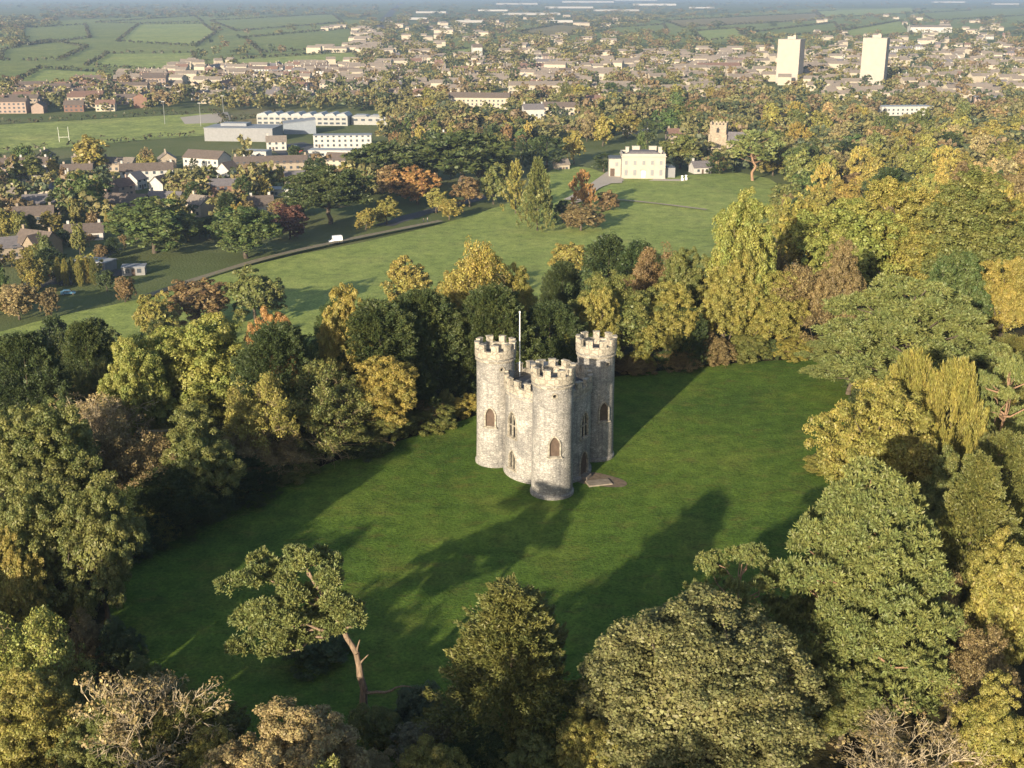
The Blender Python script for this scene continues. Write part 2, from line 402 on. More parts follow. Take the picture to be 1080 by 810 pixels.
FIELDS = [([(2, 96), (42, 73), (122, 77), (128, 83), (40, 97)], 0), ([(92, 70), (114, 57), (204, 56), (206, 65), (168, 75)], 0), ([(124, 44), (146, 26), (214, 25), (228, 35), (206, 49)], 0),
          ([(0, 64), (4, 53), (50, 43), (92, 50), (62, 64)], 1), ([(234, 64), (374, 55), (380, 66), (262, 74)], 0), ([(222, 22), (350, 15), (362, 24), (250, 33)], 1), ([(100, 24), (205, 17), (214, 23), (146, 25)], 1),
          ([(258, 40), (370, 30), (376, 50), (276, 56)], 1), ([(462, 55), (506, 50), (510, 58), (470, 62)], 0), ([(640, 30), (700, 26), (704, 34), (650, 38)], 1), ([(545, 34), (590, 26), (640, 32), (580, 40)], 2),
          ([(780, 36), (880, 24), (886, 33), (800, 41)], 1), ([(888, 33), (950, 22), (962, 36), (896, 41)], 0), ([(700, 22), (860, 14), (870, 21), (720, 29)], 2), ([(730, 33), (776, 30), (790, 40), (742, 43)], 0),
          ([(970, 14), (1085, 8), (1090, 16), (985, 22)], 1), ([(860, 12), (960, 8), (965, 14), (870, 19)], 0), ([(20, 30), (90, 26), (95, 40), (30, 48)], 1),
          ([(-20, 164), (-20, 133), (100, 126), (228, 119), (238, 128), (230, 142), (150, 148)], 0), ([(245, 128), (300, 120), (300, 140), (240, 146)], 2)]
for pp in ([(-30, 100), (60, 72), (170, 80), (400, 72), (395, 22), (230, 14), (60, 22), (-30, 40)], [(640, 46), (780, 44), (860, 52), (1000, 38), (1110, 22), (1110, 9), (860, 9), (640, 22)], [(440, 60), (560, 46), (640, 48), (640, 30), (540, 24), (450, 44)]):
    sheet("farmland", px_poly(pp), lambda x, y: T(x, y) + .07, FIELDM[1], 200)
FIELD_POLYS = []
for k, (pp, mi) in enumerate(FIELDS):
    g = px_poly(pp); FIELD_POLYS.append(g)
    st = 25 if g[0][1] < 1000 else 150
    sheet("field", g, lambda x, y: T(x, y) + .12, FIELDM[mi], st)
strip("path", [hit(*p) for p in [(150, 318), (210, 297), (285, 274), (350, 259.5), (410, 247), (465, 236)]], 3.0, 1.25, TRACK)
strip("road", [hit(*p) for p in [(405, 238), (440, 226), (470, 219), (520, 205)]], 7, .1, ASPH)
strip("path", [hit(*p) for p in [(588, 226), (606, 215), (640, 212), (690, 217), (745, 224)]], 2.0, 1.25, GRAVEL)
strip("road", [hit(*p) for p in [(603, 214), (622, 202), (640, 194), (655, 192)]], 7, 1.3, PAVE)
sheet("courtyard", px_poly([(622, 197), (640, 184), (658, 183), (656, 196)]), lambda x, y: T(x, y) + 1.35, PAVE, 8)
strip("road", [hit(*p) for p in [(-10, 322), (30, 303), (70, 288), (110, 290), (140, 286)]], 9, .1, ASPH)
strip("road", [hit(*p) for p in [(120, 262), (60, 300)]], 6, .104, ASPH)
strip("road", [hit(*p) for p in [(395, 38), (410, 15), (424, 2)]], 30, .15, ASPH)
strip("road", [hit(*p) for p in [(880, 82), (930, 55), (950, 40)]], 10, .15, PAVE)
strip("road", [hit(*p) for p in [(960, 108), (990, 90), (1005, 76)]], 22, .15, ASPH)
sheet("car_park", px_poly([(280, 155), (320, 150), (345, 158), (300, 166)]), lambda x, y: T(x, y) + .13, ASPH, 30)
sheet("courtyard", px_poly([(190, 124), (240, 118), (245, 129), (195, 131)]), lambda x, y: T(x, y) + .16, PAVE, 30)

# ------------------------------------------------------------------ the castle
def castle():
    root = empty("castle", (CC[0], CC[1], 0))
    tag(root, "triangular stone folly castle with three round battlemented towers on the lawn", "castle")
    SEG = 64; TR = 2.12
    def arch(wd, h, spring=.62, n=10):           # pointed arch outline in x-z, base at z=0
        pts = [(-wd / 2, 0), (wd / 2, 0)]; s = h * spring; r = h - s
        for i in range(n + 1):
            a = math.pi * i / n; k = math.cos(a)
            pts.append((wd / 2 * k, s + r * (1 - abs(k) ** 1.7) ** .8))
        return pts
    def oriented(ang_, rad, cx=0, cy=0):         # local frame on a round wall: -y looks outward
        return ang_ + math.pi / 2, (cx + rad * math.cos(ang_), cy + rad * math.sin(ang_))
    def add_xf(mb, rz, loc, z):
        cs, sn = math.cos(rz), math.sin(rz)
        for v in mb.bm.verts:
            x, y, zz = v.co; v.co = (loc[0] + x * cs - y * sn, loc[1] + x * sn + y * cs, z + zz)
        return mb
    def offset(pts, o):
        cx = 0; zs = [p[1] for p in pts]; zc = (min(zs) + max(zs)) / 2; wd = max(p[0] for p in pts); hh = (max(zs) - min(zs)) / 2
        return [(x * (wd + o) / wd, zc + (z - zc) * (hh + o) / hh) for x, z in pts]
    def battlement(rad, z0, zp, zm, n, duty, parent, phase=0, th=.42):
        m = MB(); m.lathe([(rad - th, z0), (rad, z0), (rad, zp), (rad - th, zp), (rad - th, z0)], seg=SEG, close=False)
        for k in range(n):
            a = phase + 2 * math.pi * k / n; h = math.pi / n * duty
            m.arc((0, 0), rad - th + .004, rad - .004, a - h, a + h, zp - .02, zm)
            m.arc((0, 0), rad - th - .04, rad + .04, a - h - .012, a + h + .012, zm, zm + .1)
        return m.build("battlement", TRIM, parent)
    def window(parent, ang_, rad, zb, wd, h, panel=WOOD, mull=False, transom=False, kind="window"):
        rz, lc = oriented(ang_, rad)
        o = arch(wd, h)
        fr = MB(); fr.ringprism(offset(o, .17), o, -.05, .28); fr.box((0, -.04, -.13), (wd + .55, .26, .14))
        if mull: fr.box((0, .06, h * .45), (.11, .16, h * .9))
        if transom: fr.box((0, .07, h * .47), (wd, .15, .1))
        add_xf(fr, rz, lc, zb).build(kind + "_surround", TRIM, parent)
        pn = MB(); pn.prism(offset(o, .02), .17, .24); add_xf(pn, rz, lc, zb).build("door_leaf" if kind == "door" else "window_board", panel, parent)
        return ang_, zb, wd, h
    def cutters(specs, rad):
        m = MB()
        for a, zb, wd, h in specs:
            rz, lc = oriented(a, rad); t = MB(); t.prism(offset(arch(wd, h), .02), -.6, .75); add_xf(t, rz, lc, zb)
            me = t.mesh("tmp", DARK); m.bm.from_mesh(me); bpy.data.meshes.remove(me)
        return m
    view = -math.pi / 2
    def tower(cx, cy, win, hole, phase):
        prof = [(TR + .2, -.6), (TR + .2, .32), (TR + .08, .5), (TR + .02, 3), (TR - .02, 7), (TR - .04, 12.05), (TR + .02, 12.15), (TR + .02, 12.3), (TR + .12, 12.5), (TR - .3, 12.5), (TR - .3, 12.32), (.01, 12.4)]
        t = MB().lathe(prof, seg=SEG).build("tower", STONE, root, (cx - CC[0], cy - CC[1], 0))
        cm = cutters([(win, 4.85, 1.02, 2.1)], TR)
        hm = MB()
        rz, lc = oriented(hole, TR); q = [(.19 * math.cos(k * .6283), .19 * math.sin(k * .6283)) for k in range(10)]
        tmp = MB().prism(q, -.5, .5); add_xf(tmp, rz, lc, 11.35); me = tmp.mesh("t", DARK); cm.bm.from_mesh(me)
        cut(t, cm)
        window(t, win, TR, 4.85, 1.02, 2.1)
        rg = MB().ringprism([(1.75 * a, 1.75 * b) for a, b in q], q, -.04, .12); add_xf(rg, rz, lc, 11.35).build("round_surround", TRIM, t)
        hp = MB().prism(q, .3, .36); add_xf(hp, rz, lc, 11.35).build("round_opening", DARK, t)
        st = MB().lathe([(TR + .0, 12.0), (TR + .1, 12.06), (TR + .1, 12.2), (TR + .0, 12.26)], seg=SEG, close=False).build("string_course", TRIM, t)
        battlement(TR + .15, 12.48, 13.3, 13.95, 9, .50, t, phase)
        MB().lathe([(TR - .3, 12.62), (.4, 12.85), (.01, 12.86)], seg=32, close=False).build("roof", LEAD, t)
        return t
    tower(4.2, 115.0, view + R(4), view + R(3), .2)
    tower(-1.8, 123.8, view - R(16), view + R(20), .5)
    tower(9.3, 125.5, view + R(24), view + R(33), .1)
    DR = 4.62
    k = MB().lathe([(DR + .25, -.6), (DR + .25, .3), (DR + .05, .5), (DR, 9.3), (DR + .12, 9.45), (DR + .12, 9.7), (DR - .4, 9.7), (DR - .4, 9.4), (.01, 9.5)], seg=96).build("keep", STONE, root)
    wl_, wr_, bk = view - R(57), view + R(57), view + R(180)
    specs = [(wl_, 4.75, 1.35, 2.75), (wl_, 1.1, 1.15, 2.0), (wr_, 4.75, 1.35, 2.75), (wr_, .05, 1.5, 3.0), (bk, 4.75, 1.35, 2.75)]
    cut(k, cutters(specs, DR))
    for i, (a, zb, wd, h) in enumerate(specs):
        window(k, a, DR, zb, wd, h, WOOD if i == 3 else DARK, i != 3, i in (0, 2, 4), "door" if i == 3 else "window")
    MB().lathe([(DR, 9.25), (DR + .1, 9.3), (DR + .1, 9.5), (DR, 9.55)], seg=96, close=False).build("string_course", TRIM, k)
    battlement(DR + .14, 9.68, 10.45, 11.1, 20, .5, k, .12)
    MB().lathe([(DR - .4, 9.75), (1.8, 10.1), (.01, 10.35)], seg=48, close=False).build("roof", LEAD, k)
    hut = MB().box((-.5, 1.8, 10.6), (2.6, 2.0, 1.5)).box((-.5, 1.8, 11.42), (2.9, 2.3, .14)).build("roof_hatch", LEAD, k)
    fp = MB().tube((-3.05, 3.0, 9.6), (-3.05, 3.0, 17.0), .075, .05).tube((-3.05, 3.0, 17.0), (-3.05, 3.0, 17.15), .1, .1).build("flagpole", WHITE, root)
castle()
st = empty("doorstep", (9.3, 117.2, 0)); tag(st, "worn stone doorstep slab on the grass outside the castle door", "doorstep")
MB().box((0, 0, .06), (2.7, 1.5, .24), rz=.25, taper=.95).build("slab", SLAB, st)
MB().box((-1.6, 1.6, .2), (1.5, 1.2, .42), rz=-.5, taper=.95).build("step", SLAB, st)
sheet("worn_ground", chaikin([(6.4, 118.6), (7.4, 116.9), (11.8, 115.8), (12.6, 117.6), (10.4, 119.6), (8.2, 120.6)], 2), lambda x, y: lawn_z(x, y) + .02, EARTH, .8)

# ------------------------------------------------------------------ tree prototypes
def frame_from(n, g):
    r = g.normal(size=n.shape); t = np.cross(n, r); t /= np.linalg.norm(t, axis=1, keepdims=True) + 1e-9
    return t, np.cross(n, t)
def unit(v): return v / (np.linalg.norm(v, axis=1, keepdims=True) + 1e-9)
class Cloud:
    def __init__(s): s.V, s.F, s.L, s.K, s.n = [], [], [], [], 0
    def kites(s, p, t, b, ln, wd, clump, g):
        n = len(p); ln = ln[:, None]; wd = wd[:, None]
        v = np.stack([p + t * ln, p + b * wd + t * ln * .1, p - t * ln * .75, p - b * wd], 1).reshape(-1, 3)
        s.V.append(v); s.F.append(np.arange(n * 4).reshape(n, 4) + s.n); s.n += n * 4
        s.L.append(g.random(n)); s.K.append(clump)
    def leaves(s, g, cen, rad, n, size, up=.30, jit=.45, asp=.6, flat=1.0, under=.25):
        m = len(cen); c = np.repeat(cen, n, 0); r = np.repeat(rad, n)
        d = unit(g.normal(size=(m * n, 3))); lo = (d[:, 2] < 0) & (g.random(m * n) > under); d[lo, 2] *= -1
        q = (.45 + .6 * g.random(m * n) ** .6)
        p = c + d * (r * q)[:, None] * np.array([1, 1, flat])
        nn = unit(d * .8 + np.array([0, 0, up]) + g.normal(size=p.shape) * jit)
        t, b = frame_from(nn, g); sz = size * (.45 + 1.3 * g.random(m * n) ** 2)
        s.kites(p, t, b, sz, sz * asp, np.repeat(g.random(m), n), g)
    def needles(s, g, cen, rad, n, ln, wd, up=.6, droop=0):
        m = len(cen); c = np.repeat(cen, n, 0); r = np.repeat(rad, n)
        d = unit(g.normal(size=(m * n, 3)) + np.array([0, 0, up])); p = c + d * (r * (.35 + .6 * g.random(m * n)))[:, None]
        t = unit(d + np.array([0, 0, -droop]) + g.normal(size=p.shape) * .25); b = unit(np.cross(t, g.normal(size=p.shape)))
        l = ln * (.6 + .8 * g.random(m * n)); s.kites(p, t, b, l, l * wd, np.repeat(g.random(m), n), g)
    def mesh(s, name):
        return npmesh(name, np.concatenate(s.V), np.concatenate(s.F), [LEAF], {"leaf": np.concatenate(s.L), "clump": np.concatenate(s.K)})
def segs_mesh(name, S, sides=5):                 # S: rows p0(3) p1(3) r0 r1
    S = np.array(S, np.float64); p0, p1 = S[:, :3], S[:, 3:6]; d = unit(p1 - p0)
    ref = np.where(np.abs(d[:, 2:3]) > .9, np.array([[1., 0, 0]]), np.array([[0, 0, 1.]])); a = unit(np.cross(d, ref)); b = np.cross(d, a)
    th = np.arange(sides) * 2 * math.pi / sides
    ring = a[:, None] * np.cos(th)[None, :, None] + b[:, None] * np.sin(th)[None, :, None]
    A = p0[:, None] + ring * S[:, 6][:, None, None]; B = p1[:, None] + ring * S[:, 7][:, None, None]
    V = np.concatenate([A, B], 1).reshape(-1, 3); n = len(S); k = np.arange(sides); k2 = (k + 1) % sides
    base = (np.arange(n) * 2 * sides)[:, None]
    F = np.stack([base + k, base + k2, base + sides + k2, base + sides + k], 2).reshape(-1, 4)
    return npmesh(name, V, F, [BARK], smooth_=sides > 3)
def limb(S, a, b, r0, r1, g, n=4, wob=.12):
    a, b = np.array(a, float), np.array(b, float); L = np.linalg.norm(b - a); p = a; r = r0
    for i in range(1, n + 1):
        t = i / n; q = a + (b - a) * t + (g.normal(size=3) * L * wob * (t < 1)) * np.array([1, 1, .4]); rr = r0 + (r1 - r0) * t
        S.append((*p, *q, r, rr)); p, r = q, rr
    return p
def broadleaf(seed, lod, form='round'):
    g = np.random.default_rng(seed); cl = Cloud(); Rc, H = 6.0, 15.0
    nm, ns, nl, size = {0: (40, 16, 190, .115), 1: (26, 9, 80, .24), 2: (20, 6, 44, .46), 3: (8, 3, 12, 1.15)}[lod]
    if lod == 0 and form == 'dense': nm, ns, nl, size = 170, 12, 110, .08
    zc, hz = (7.9, 7.1) if form != 'tall' else (8.8, 6.2)
    lobes = g.normal(size=(5, 3)); lobes = unit(lobes); amp = g.uniform(.12, .34, 5)
    d = unit(g.normal(size=(nm * 3, 3))); d = d[(d[:, 2] > -.82)][:nm]
    k = 1 + sum(a * np.maximum(0, d @ l) ** 3 for a, l in zip(amp, lobes)) - .17 - g.random(len(d)) * .22
    if form == 'dense': k = 1.08 - .17 * g.random(len(d)) - .08 * (g.random(len(d)) < .2); k *= 1 - .16 * np.maximum(0, d[:, 2]) * (1 - np.maximum(0, d[:, 2])) * 4 * .6
    if form == 'open': k -= .3 * (g.random(len(d)) < .35)
    ex = np.array([Rc, Rc, hz]) * .82
    cen = d * k[:, None] * ex + np.array([0, 0, zc]); cen = cen[cen[:, 2] > 1.6]
    rad = g.uniform(1.2, 2.3, len(cen)) * (.40 if form == 'dense' else .85 if form == 'open' else 1)
    if lod >= 2: rad *= 1.25
    sd = unit(g.normal(size=(len(cen) * ns, 3)) + np.array([0, 0, .25])); sub = np.repeat(cen, ns, 0) + sd * np.repeat(rad, ns)[:, None] * (.75 + .35 * g.random((len(sd), 1)))
    srad = g.uniform(.38, .72, len(sub)) * (.8 if form == 'dense' else 1) * (1 if lod < 2 else 1.7) * (1.2 if lod == 1 else 1)
    cl.leaves(g, sub, srad, int(nl * (1.35 if form == 'open' and lod == 0 else 1)), size * (.85 if form == 'open' and lod == 0 else 1))
    if lod < 3: cl.leaves(g, np.array([[0, 0, zc]]), np.array([Rc * (.72 if form == 'dense' else .62)]), {0: 9000 if form != 'dense' else 40000, 1: 2200, 2: 500}[lod], {0: .2 if form != 'dense' else .11, 1: .45, 2: .9}[lod], flat=1.0)
    if lod == 3: return cl
    S = []; top = limb(S, (0, 0, -.8), (g.normal() * .4, g.normal() * .4, zc - 1), .42, .24, g, 5, .03)
    for c in cen[:(len(cen) if lod == 0 else 5)]: limb(S, top + g.normal(size=3) * np.array([.2, .2, 1.6]), c, .13, .03, g, 3, .08)
    return segs_mesh("trunk", S, 7 if lod == 0 else 4), cl.mesh("crown")
def bare(seed, lod, leafy=0.25):
    g = np.random.default_rng(seed); S0, S1 = [], []; tips = []
    top = limb(S0, (0, 0, -.8), (g.normal() * .3, g.normal() * .3, 4.0), .36, .26, g, 4, .03)
    def grow(p, d, L, r, lv):
        q = p + d * L + g.normal(size=3) * L * .06
        m = (p + q) / 2 + g.normal(size=3) * L * .07
        (S0 if lv < 2 else S1).extend([(*p, *m, r, r * .85), (*m, *q, r * .85, r * .65)])
        if lv >= (5 if lod == 0 else 3): tips.append(q); return
        for _ in range(3 if lv < 4 else 2 + (g.random() < .5)):
            nd_ = d + g.normal(size=3) * .55 + np.array([0, 0, .13]); nd_ /= np.linalg.norm(nd_)
            grow(q if g.random() < .55 else m, nd_, L * g.uniform(.62, .82), max(r * .62, .019 if lod == 0 else .045), lv + 1)
    for k in range(7):
        a = k * .9 + g.random(); el = g.uniform(.45, 1.25); d = np.array([math.cos(a) * math.cos(el), math.sin(a) * math.cos(el), math.sin(el)])
        grow(top + np.array([0, 0, g.uniform(-1.5, .2)]), d, g.uniform(3.2, 3.9), .14, 0)
    cl = Cloud(); t = np.array(tips); c = np.array([0, 0, 8.0]); sc = np.array([6, 6, 6.6]); q = np.linalg.norm((t - c) / sc, axis=1)
    f = 1.0 / np.percentile(q, 96)
    def fit(S):
        A = np.array(S); 
        for s in (slice(0, 3), slice(3, 6)):
            hi = A[:, s][:, 2] > 4.05; A[hi, s] = (A[hi, s] - [0, 0, 4.05]) * [f, f, min(1.25, f)] + [0, 0, 4.05]
        return A
    S0, S1 = fit(S0), fit(S1); t = (t - [0, 0, 4.05]) * [f, f, min(1.25, f)] + [0, 0, 4.05]
    tw = segs_mesh("twigs", S1, 3)
    n = int(len(t) * leafy); pick = t[g.choice(len(t), n, replace=False)]
    cl.leaves(g, pick, np.full(n, .5), 34 if lod == 0 else 24, .105 if lod == 0 else .27)
    # twigs and the few leaves left form one crown mesh
    lm = cl.mesh("l"); nv = len(tw.vertices); V = np.empty(nv * 3, np.float32); tw.vertices.foreach_get('co', V); V = V.reshape(-1, 3)
    F = np.empty(len(tw.polygons) * 4, np.int32); tw.loops.foreach_get('vertex_index', F); F = F.reshape(-1, 4)
    V2 = np.concatenate(cl.V); F2 = np.concatenate(cl.F) + nv; nF = len(F)
    me = npmesh("crown", np.concatenate([V, V2]), np.concatenate([F, F2]), [TWIG, LEAF], {"leaf": np.concatenate([np.zeros(nF), *cl.L]), "clump": np.concatenate([np.zeros(nF), *cl.K])}, np.r_[np.zeros(nF), np.ones(len(F2))])
    bpy.data.meshes.remove(tw); bpy.data.meshes.remove(lm)
    return segs_mesh("trunk", S0, 6), me
def pine(seed, lod, form='round'):
    g = np.random.default_rng(seed); cl = Cloud(); S = []
    if form == 'cloud': tiers = [(7.5, 4.2, 4), (9.3, 5.4, 6), (11.2, 5.4, 6), (12.9, 4.0, 4), (14.0, 1.8, 2)]
    elif form == 'flat': tiers = [(6.0, 5.8, 8), (8.0, 6.2, 10), (10.0, 6.2, 10), (11.8, 5.4, 8), (13.3, 3.6, 5), (14.3, 1.4, 2)]
    else: tiers = [(2.5, 5.6, 13), (4.2, 5.9, 14), (6, 5.8, 14), (7.8, 5.5, 13), (9.5, 4.9, 11), (11.1, 4.0, 9), (12.6, 2.9, 7), (13.8, 1.7, 4), (14.5, .5, 1)]
    tip = limb(S, (0, 0, -.8), (g.normal() * .5, g.normal() * .5, 13.6), .40, .08, g, 8, .018)
    cen, rad = [], []
    for z, r, n in tiers:
        for k in range(n):
            a = 2 * math.pi * (k + g.random() * .8) / n; rr = r * g.uniform(.62, 1.0) if n > 2 else r * g.random()
            c = np.array([rr * math.cos(a), rr * math.sin(a), z + g.normal() * .35]); cen.append(c); rad.append(g.uniform(1.1, 1.75) * (1.25 if form == 'cloud' else 1))
            limb(S, (0, 0, z - 1.2 - g.random()), c, .11, .03, g, 3, .08)
            if n > 5 and form != 'cloud':
                c2 = c * np.array([.5, .5, 1]) + np.array([0, 0, .4]); cen.append(c2); rad.append(1.3)
    cen, rad = np.array(cen), np.array(rad); ns, nn, ln = {0: (34, 64, .145), 1: (16, 30, .32), 2: (8, 16, .62)}[lod]
    d = unit(g.normal(size=(len(cen) * ns, 3))); d[:, 2] = np.abs(d[:, 2]) * .9 - .15
    fl = .5 if form != 'round' else .7
    sub = np.repeat(cen, ns, 0) + d * np.repeat(rad, ns)[:, None] * (.5 + .55 * g.random((len(d), 1))) * np.array([1, 1, fl])
    cl.needles(g, sub, g.uniform(.24, .48, len(sub)) * (1, 1.6, 2.2)[lod], nn, ln, .3 if lod == 0 else .4, .9)
    return segs_mesh("trunk", S, 7 if lod == 0 else 5), cl.mesh("crown")
def conifer(seed, lod, form='cone'):             # yew / cypress: sprays hanging from a cone or column
    g = np.random.default_rng(seed); cl = Cloud(); n = {0: 620, 1: 190, 2: 70}[lod]; zz = g.random(n) ** .8
    prof = {'cone': lambda z: 6.2 * (1 - z ** 1.5) ** .9, 'column': lambda z: 6 * np.sin(np.clip(z * .93 + .07, 0, 1) * math.pi) ** .55, 'broad': lambda z: 6 * (1 - z ** 2.6) ** .5}[form]
    z0 = .6 if form != 'broad' else 1.0; a = g.random(n) * 2 * math.pi; lob = 1 + (.16 * np.sin(a * 3 + zz * 7) + .1 * np.sin(a * 7 + 2)) * (1.7 if form == 'cone' else 1)
    r = prof(zz) * (.55 + .42 * g.random(n) ** .5) * lob
    cen = np.column_stack([r * np.cos(a), r * np.sin(a), z0 + zz * (14.2 - z0)])
    out_ = np.column_stack([np.cos(a), np.sin(a), np.full(n, .5 if form != 'column' else 1.6)])
    m, ln = {0: (170, .17), 1: (90, .32), 2: (48, .6)}[lod]
    c = np.repeat(cen, m, 0); o = np.repeat(unit(out_), m, 0); t = g.random(len(c))
    rr = np.repeat(g.uniform(.7, 1.5, n) * (1.35 if form == 'cone' else 1), m)
    p = c + o * (t * rr)[:, None] + g.normal(size=c.shape) * (.42 * (1.05 - t) * (1 if lod == 0 else 1.4))[:, None]
    tt = unit(o + g.normal(size=c.shape) * .45 + np.array([0, 0, -.15 if form != 'column' else .5])); b = unit(np.cross(tt, g.normal(size=c.shape) + np.array([0, 0, 1.5])))
    l = ln * (.6 + .8 * g.random(len(c))); cl.kites(p, tt, b, l, l * (.3 if lod == 0 else .42), np.repeat(g.random(n), m), g)
    cl.leaves(g, np.array([[0, 0, 5.0]]), np.array([3.2]), {0: 1500, 1: 350, 2: 90}[lod], ln * 1.6, flat=1.3)
    S = []; limb(S, (0, 0, -.8), (0, 0, 12), .4, .06, g, 5, .01)
    return segs_mesh("trunk", S, 6), cl.mesh("crown")
def leaning_pine():
    g = np.random.default_rng(77); S = []; cl = Cloud()
    path = [(0, 0, -.8, .33), (-.25, .1, 3.0, .28), (-.7, .2, 5.9, .22), (-1.6, .4, 7.8, .19), (-3.0, .6, 10.4, .15), (-3.9, .8, 12.2, .09)]
    for a, b in zip(path, path[1:]): limb(S, a[:3], b[:3], a[3], b[3], g, 3, .03)
    limb(S, (-.2, .1, 2.7), (1.3, -.4, 3.0), .13, .10, g, 3, .05); limb(S, (1.3, -.4, 3.0), (2.6, -.5, 3.6), .10, .07, g, 3, .05); limb(S, (2.6, -.5, 3.6), (3.6, -.6, 3.5), .07, .03, g, 3, .05)
    limb(S, (-.7, .2, 5.9), (-.4, .2, 7.0), .1, .03, g, 2, .05); limb(S, (-.5, .2, 5.0), (.2, 0, 5.9), .09, .02, g, 2, .05)
    cen, rad = [], []
    for x, z, r, n in ((-7.4, 12.4, 1.9, 6), (-4.2, 12.6, 1.7, 6), (-1.5, 10.3, 1.5, 5), (-6.3, 9.2, 2.0, 7), (-4.3, 6.6, 1.7, 6), (-8.8, 7.2, 1.7, 5), (-5.4, 10.9, 1.9, 6), (-2.4, 11.8, 1.2, 3), (-2.6, 7.6, 1.1, 3), (-.6, 9.0, 1.1, 3), (-3.6, 8.6, 1.3, 4), (-6.2, 6.4, 1.3, 4)):
        yb = g.uniform(-.6, 2.2); limb(S, (-3.0 if z > 9.5 else -1.8, .6, min(z - 1, 9.6) if z > 9.5 else 7.6), (x, yb, z - .5), .12, .05, g, 4, .06)
        for _ in range(n):
            c = np.array([x, yb, z]) + np.clip(g.normal(size=3), -1.5, 1.5) * np.array([r * .62, r * .7, r * .33]); cen.append(c); rad.append(g.uniform(.75, 1.25))
            limb(S, (x, yb, z - .5), c, .05, .02, g, 2, .06)
    cen, rad = np.array(cen), np.array(rad); ns = 32
    d = unit(g.normal(size=(len(cen) * ns, 3))); d[:, 2] = np.abs(d[:, 2]) * .95 - .2
    sub = np.repeat(cen, ns, 0) + d * np.repeat(rad, ns)[:, None] * (.55 + .5 * g.random((len(d), 1))) * np.array([1, 1, .7])
    cl.needles(g, sub, g.uniform(.2, .40, len(sub)), 60, .14, .3, .9)
    return segs_mesh("trunk", S, 8), cl.mesh("crown")
def shrub(seed, lod):
    g = np.random.default_rng(seed); cl = Cloud(); nm = (16, 8, 5)[lod]
    d = unit(g.normal(size=(nm, 3))); d[:, 2] = np.abs(d[:, 2]); cen = d * np.array([4.2, 4.2, 8.5]) * g.uniform(.6, 1, (nm, 1)) + np.array([0, 0, 2.5])
    rad = g.uniform(1.4, 2.6, nm); ns = (22, 8, 4)[lod]; sd = unit(g.normal(size=(nm * ns, 3)) + np.array([0, 0, .4])); sub = np.repeat(cen, ns, 0) + sd * np.repeat(rad, ns)[:, None] * np.array([1, 1, 1.6])
    cl.leaves(g, sub, g.uniform(.5, .9, len(sub)), (170, 70, 30)[lod], (.16, .34, .7)[lod], flat=1.5)
    S = []; 
    for c in cen[:6]: limb(S, (g.normal() * .3, g.normal() * .3, -.6), c, .2, .05, g, 3, .05)
    return segs_mesh("stem", S, 5), cl.mesh("leaves")

PROTO = {}
def proto(kind, lod, var):
    key = (kind, lod, var)
    if key not in PROTO:
        s = var * 13 + lod * 101 + 5
        f = {'round': lambda: broadleaf(s, lod), 'open': lambda: broadleaf(s + 3, lod, 'open'), 'dense': lambda: broadleaf(s + 6, lod, 'dense'), 'bare': lambda: bare(s + 8, min(lod, 1), .13), 'scrub': lambda: bare(s + 9, min(lod, 1), .10),
             'halfbare': lambda: bare(s + 10, min(lod, 1), .85), 'pine': lambda: pine(s, lod), 'cloudpine': lambda: pine(s, lod, 'cloud'), 'flatpine': lambda: pine(s, lod, 'flat'), 'leaning': leaning_pine,
             'yew': lambda: conifer(s, lod, 'broad'), 'cypress': lambda: conifer(s, lod, 'cone'), 'column': lambda: conifer(s, lod, 'column'), 'shrub': lambda: shrub(s, lod)}[kind]
        PROTO[key] = f()
    return PROTO[key]
NAMES = {'round': 'broadleaf_tree', 'open': 'broadleaf_tree', 'dense': 'evergreen_oak', 'bare': 'bare_tree', 'scrub': 'bare_tree', 'halfbare': 'bare_tree', 'pine': 'pine_tree', 'cloudpine': 'pine_tree', 'leaning': 'pine_tree',
         'flatpine': 'cedar_tree', 'yew': 'yew_tree', 'cypress': 'cypress_tree', 'column': 'columnar_tree', 'shrub': 'shrub'}
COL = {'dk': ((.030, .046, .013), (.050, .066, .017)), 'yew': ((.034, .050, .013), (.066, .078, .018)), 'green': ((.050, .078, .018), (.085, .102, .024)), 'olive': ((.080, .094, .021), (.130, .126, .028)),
       'lime': ((.130, .152, .028), (.20, .19, .036)), 'yolive': ((.136, .130, .024), (.205, .170, .031)), 'gold': ((.155, .136, .025), (.235, .175, .030)), 'orange': ((.19, .100, .030), (.27, .145, .036)),
       'rust': ((.118, .078, .030), (.165, .105, .036)), 'brown': ((.115, .086, .034), (.165, .118, .042)), 'tan': ((.18, .14, .058), (.24, .175, .066)), 'maroon': ((.070, .030, .022), (.11, .045, .026)),
       'pine': ((.092, .112, .030), (.140, .146, .036)), 'blue': ((.050, .075, .040), (.08, .10, .048)), 'holm': ((.096, .098, .032), (.14, .13, .042)), 'cyp': ((.074, .082, .018), (.118, .112, .023)), 'lav': ((.10, .095, .050), (.15, .125, .058))}
BARKC = {'default': (.10, .082, .062), 'bare': (.43, .355, .235), 'scrub': (.43, .355, .235), 'halfbare': (.24, .19, .11), 'leaning': (.21, .155, .11), 'pine': (.26, .17, .11), 'cloudpine': (.26, .17, .11)}
NT = {}
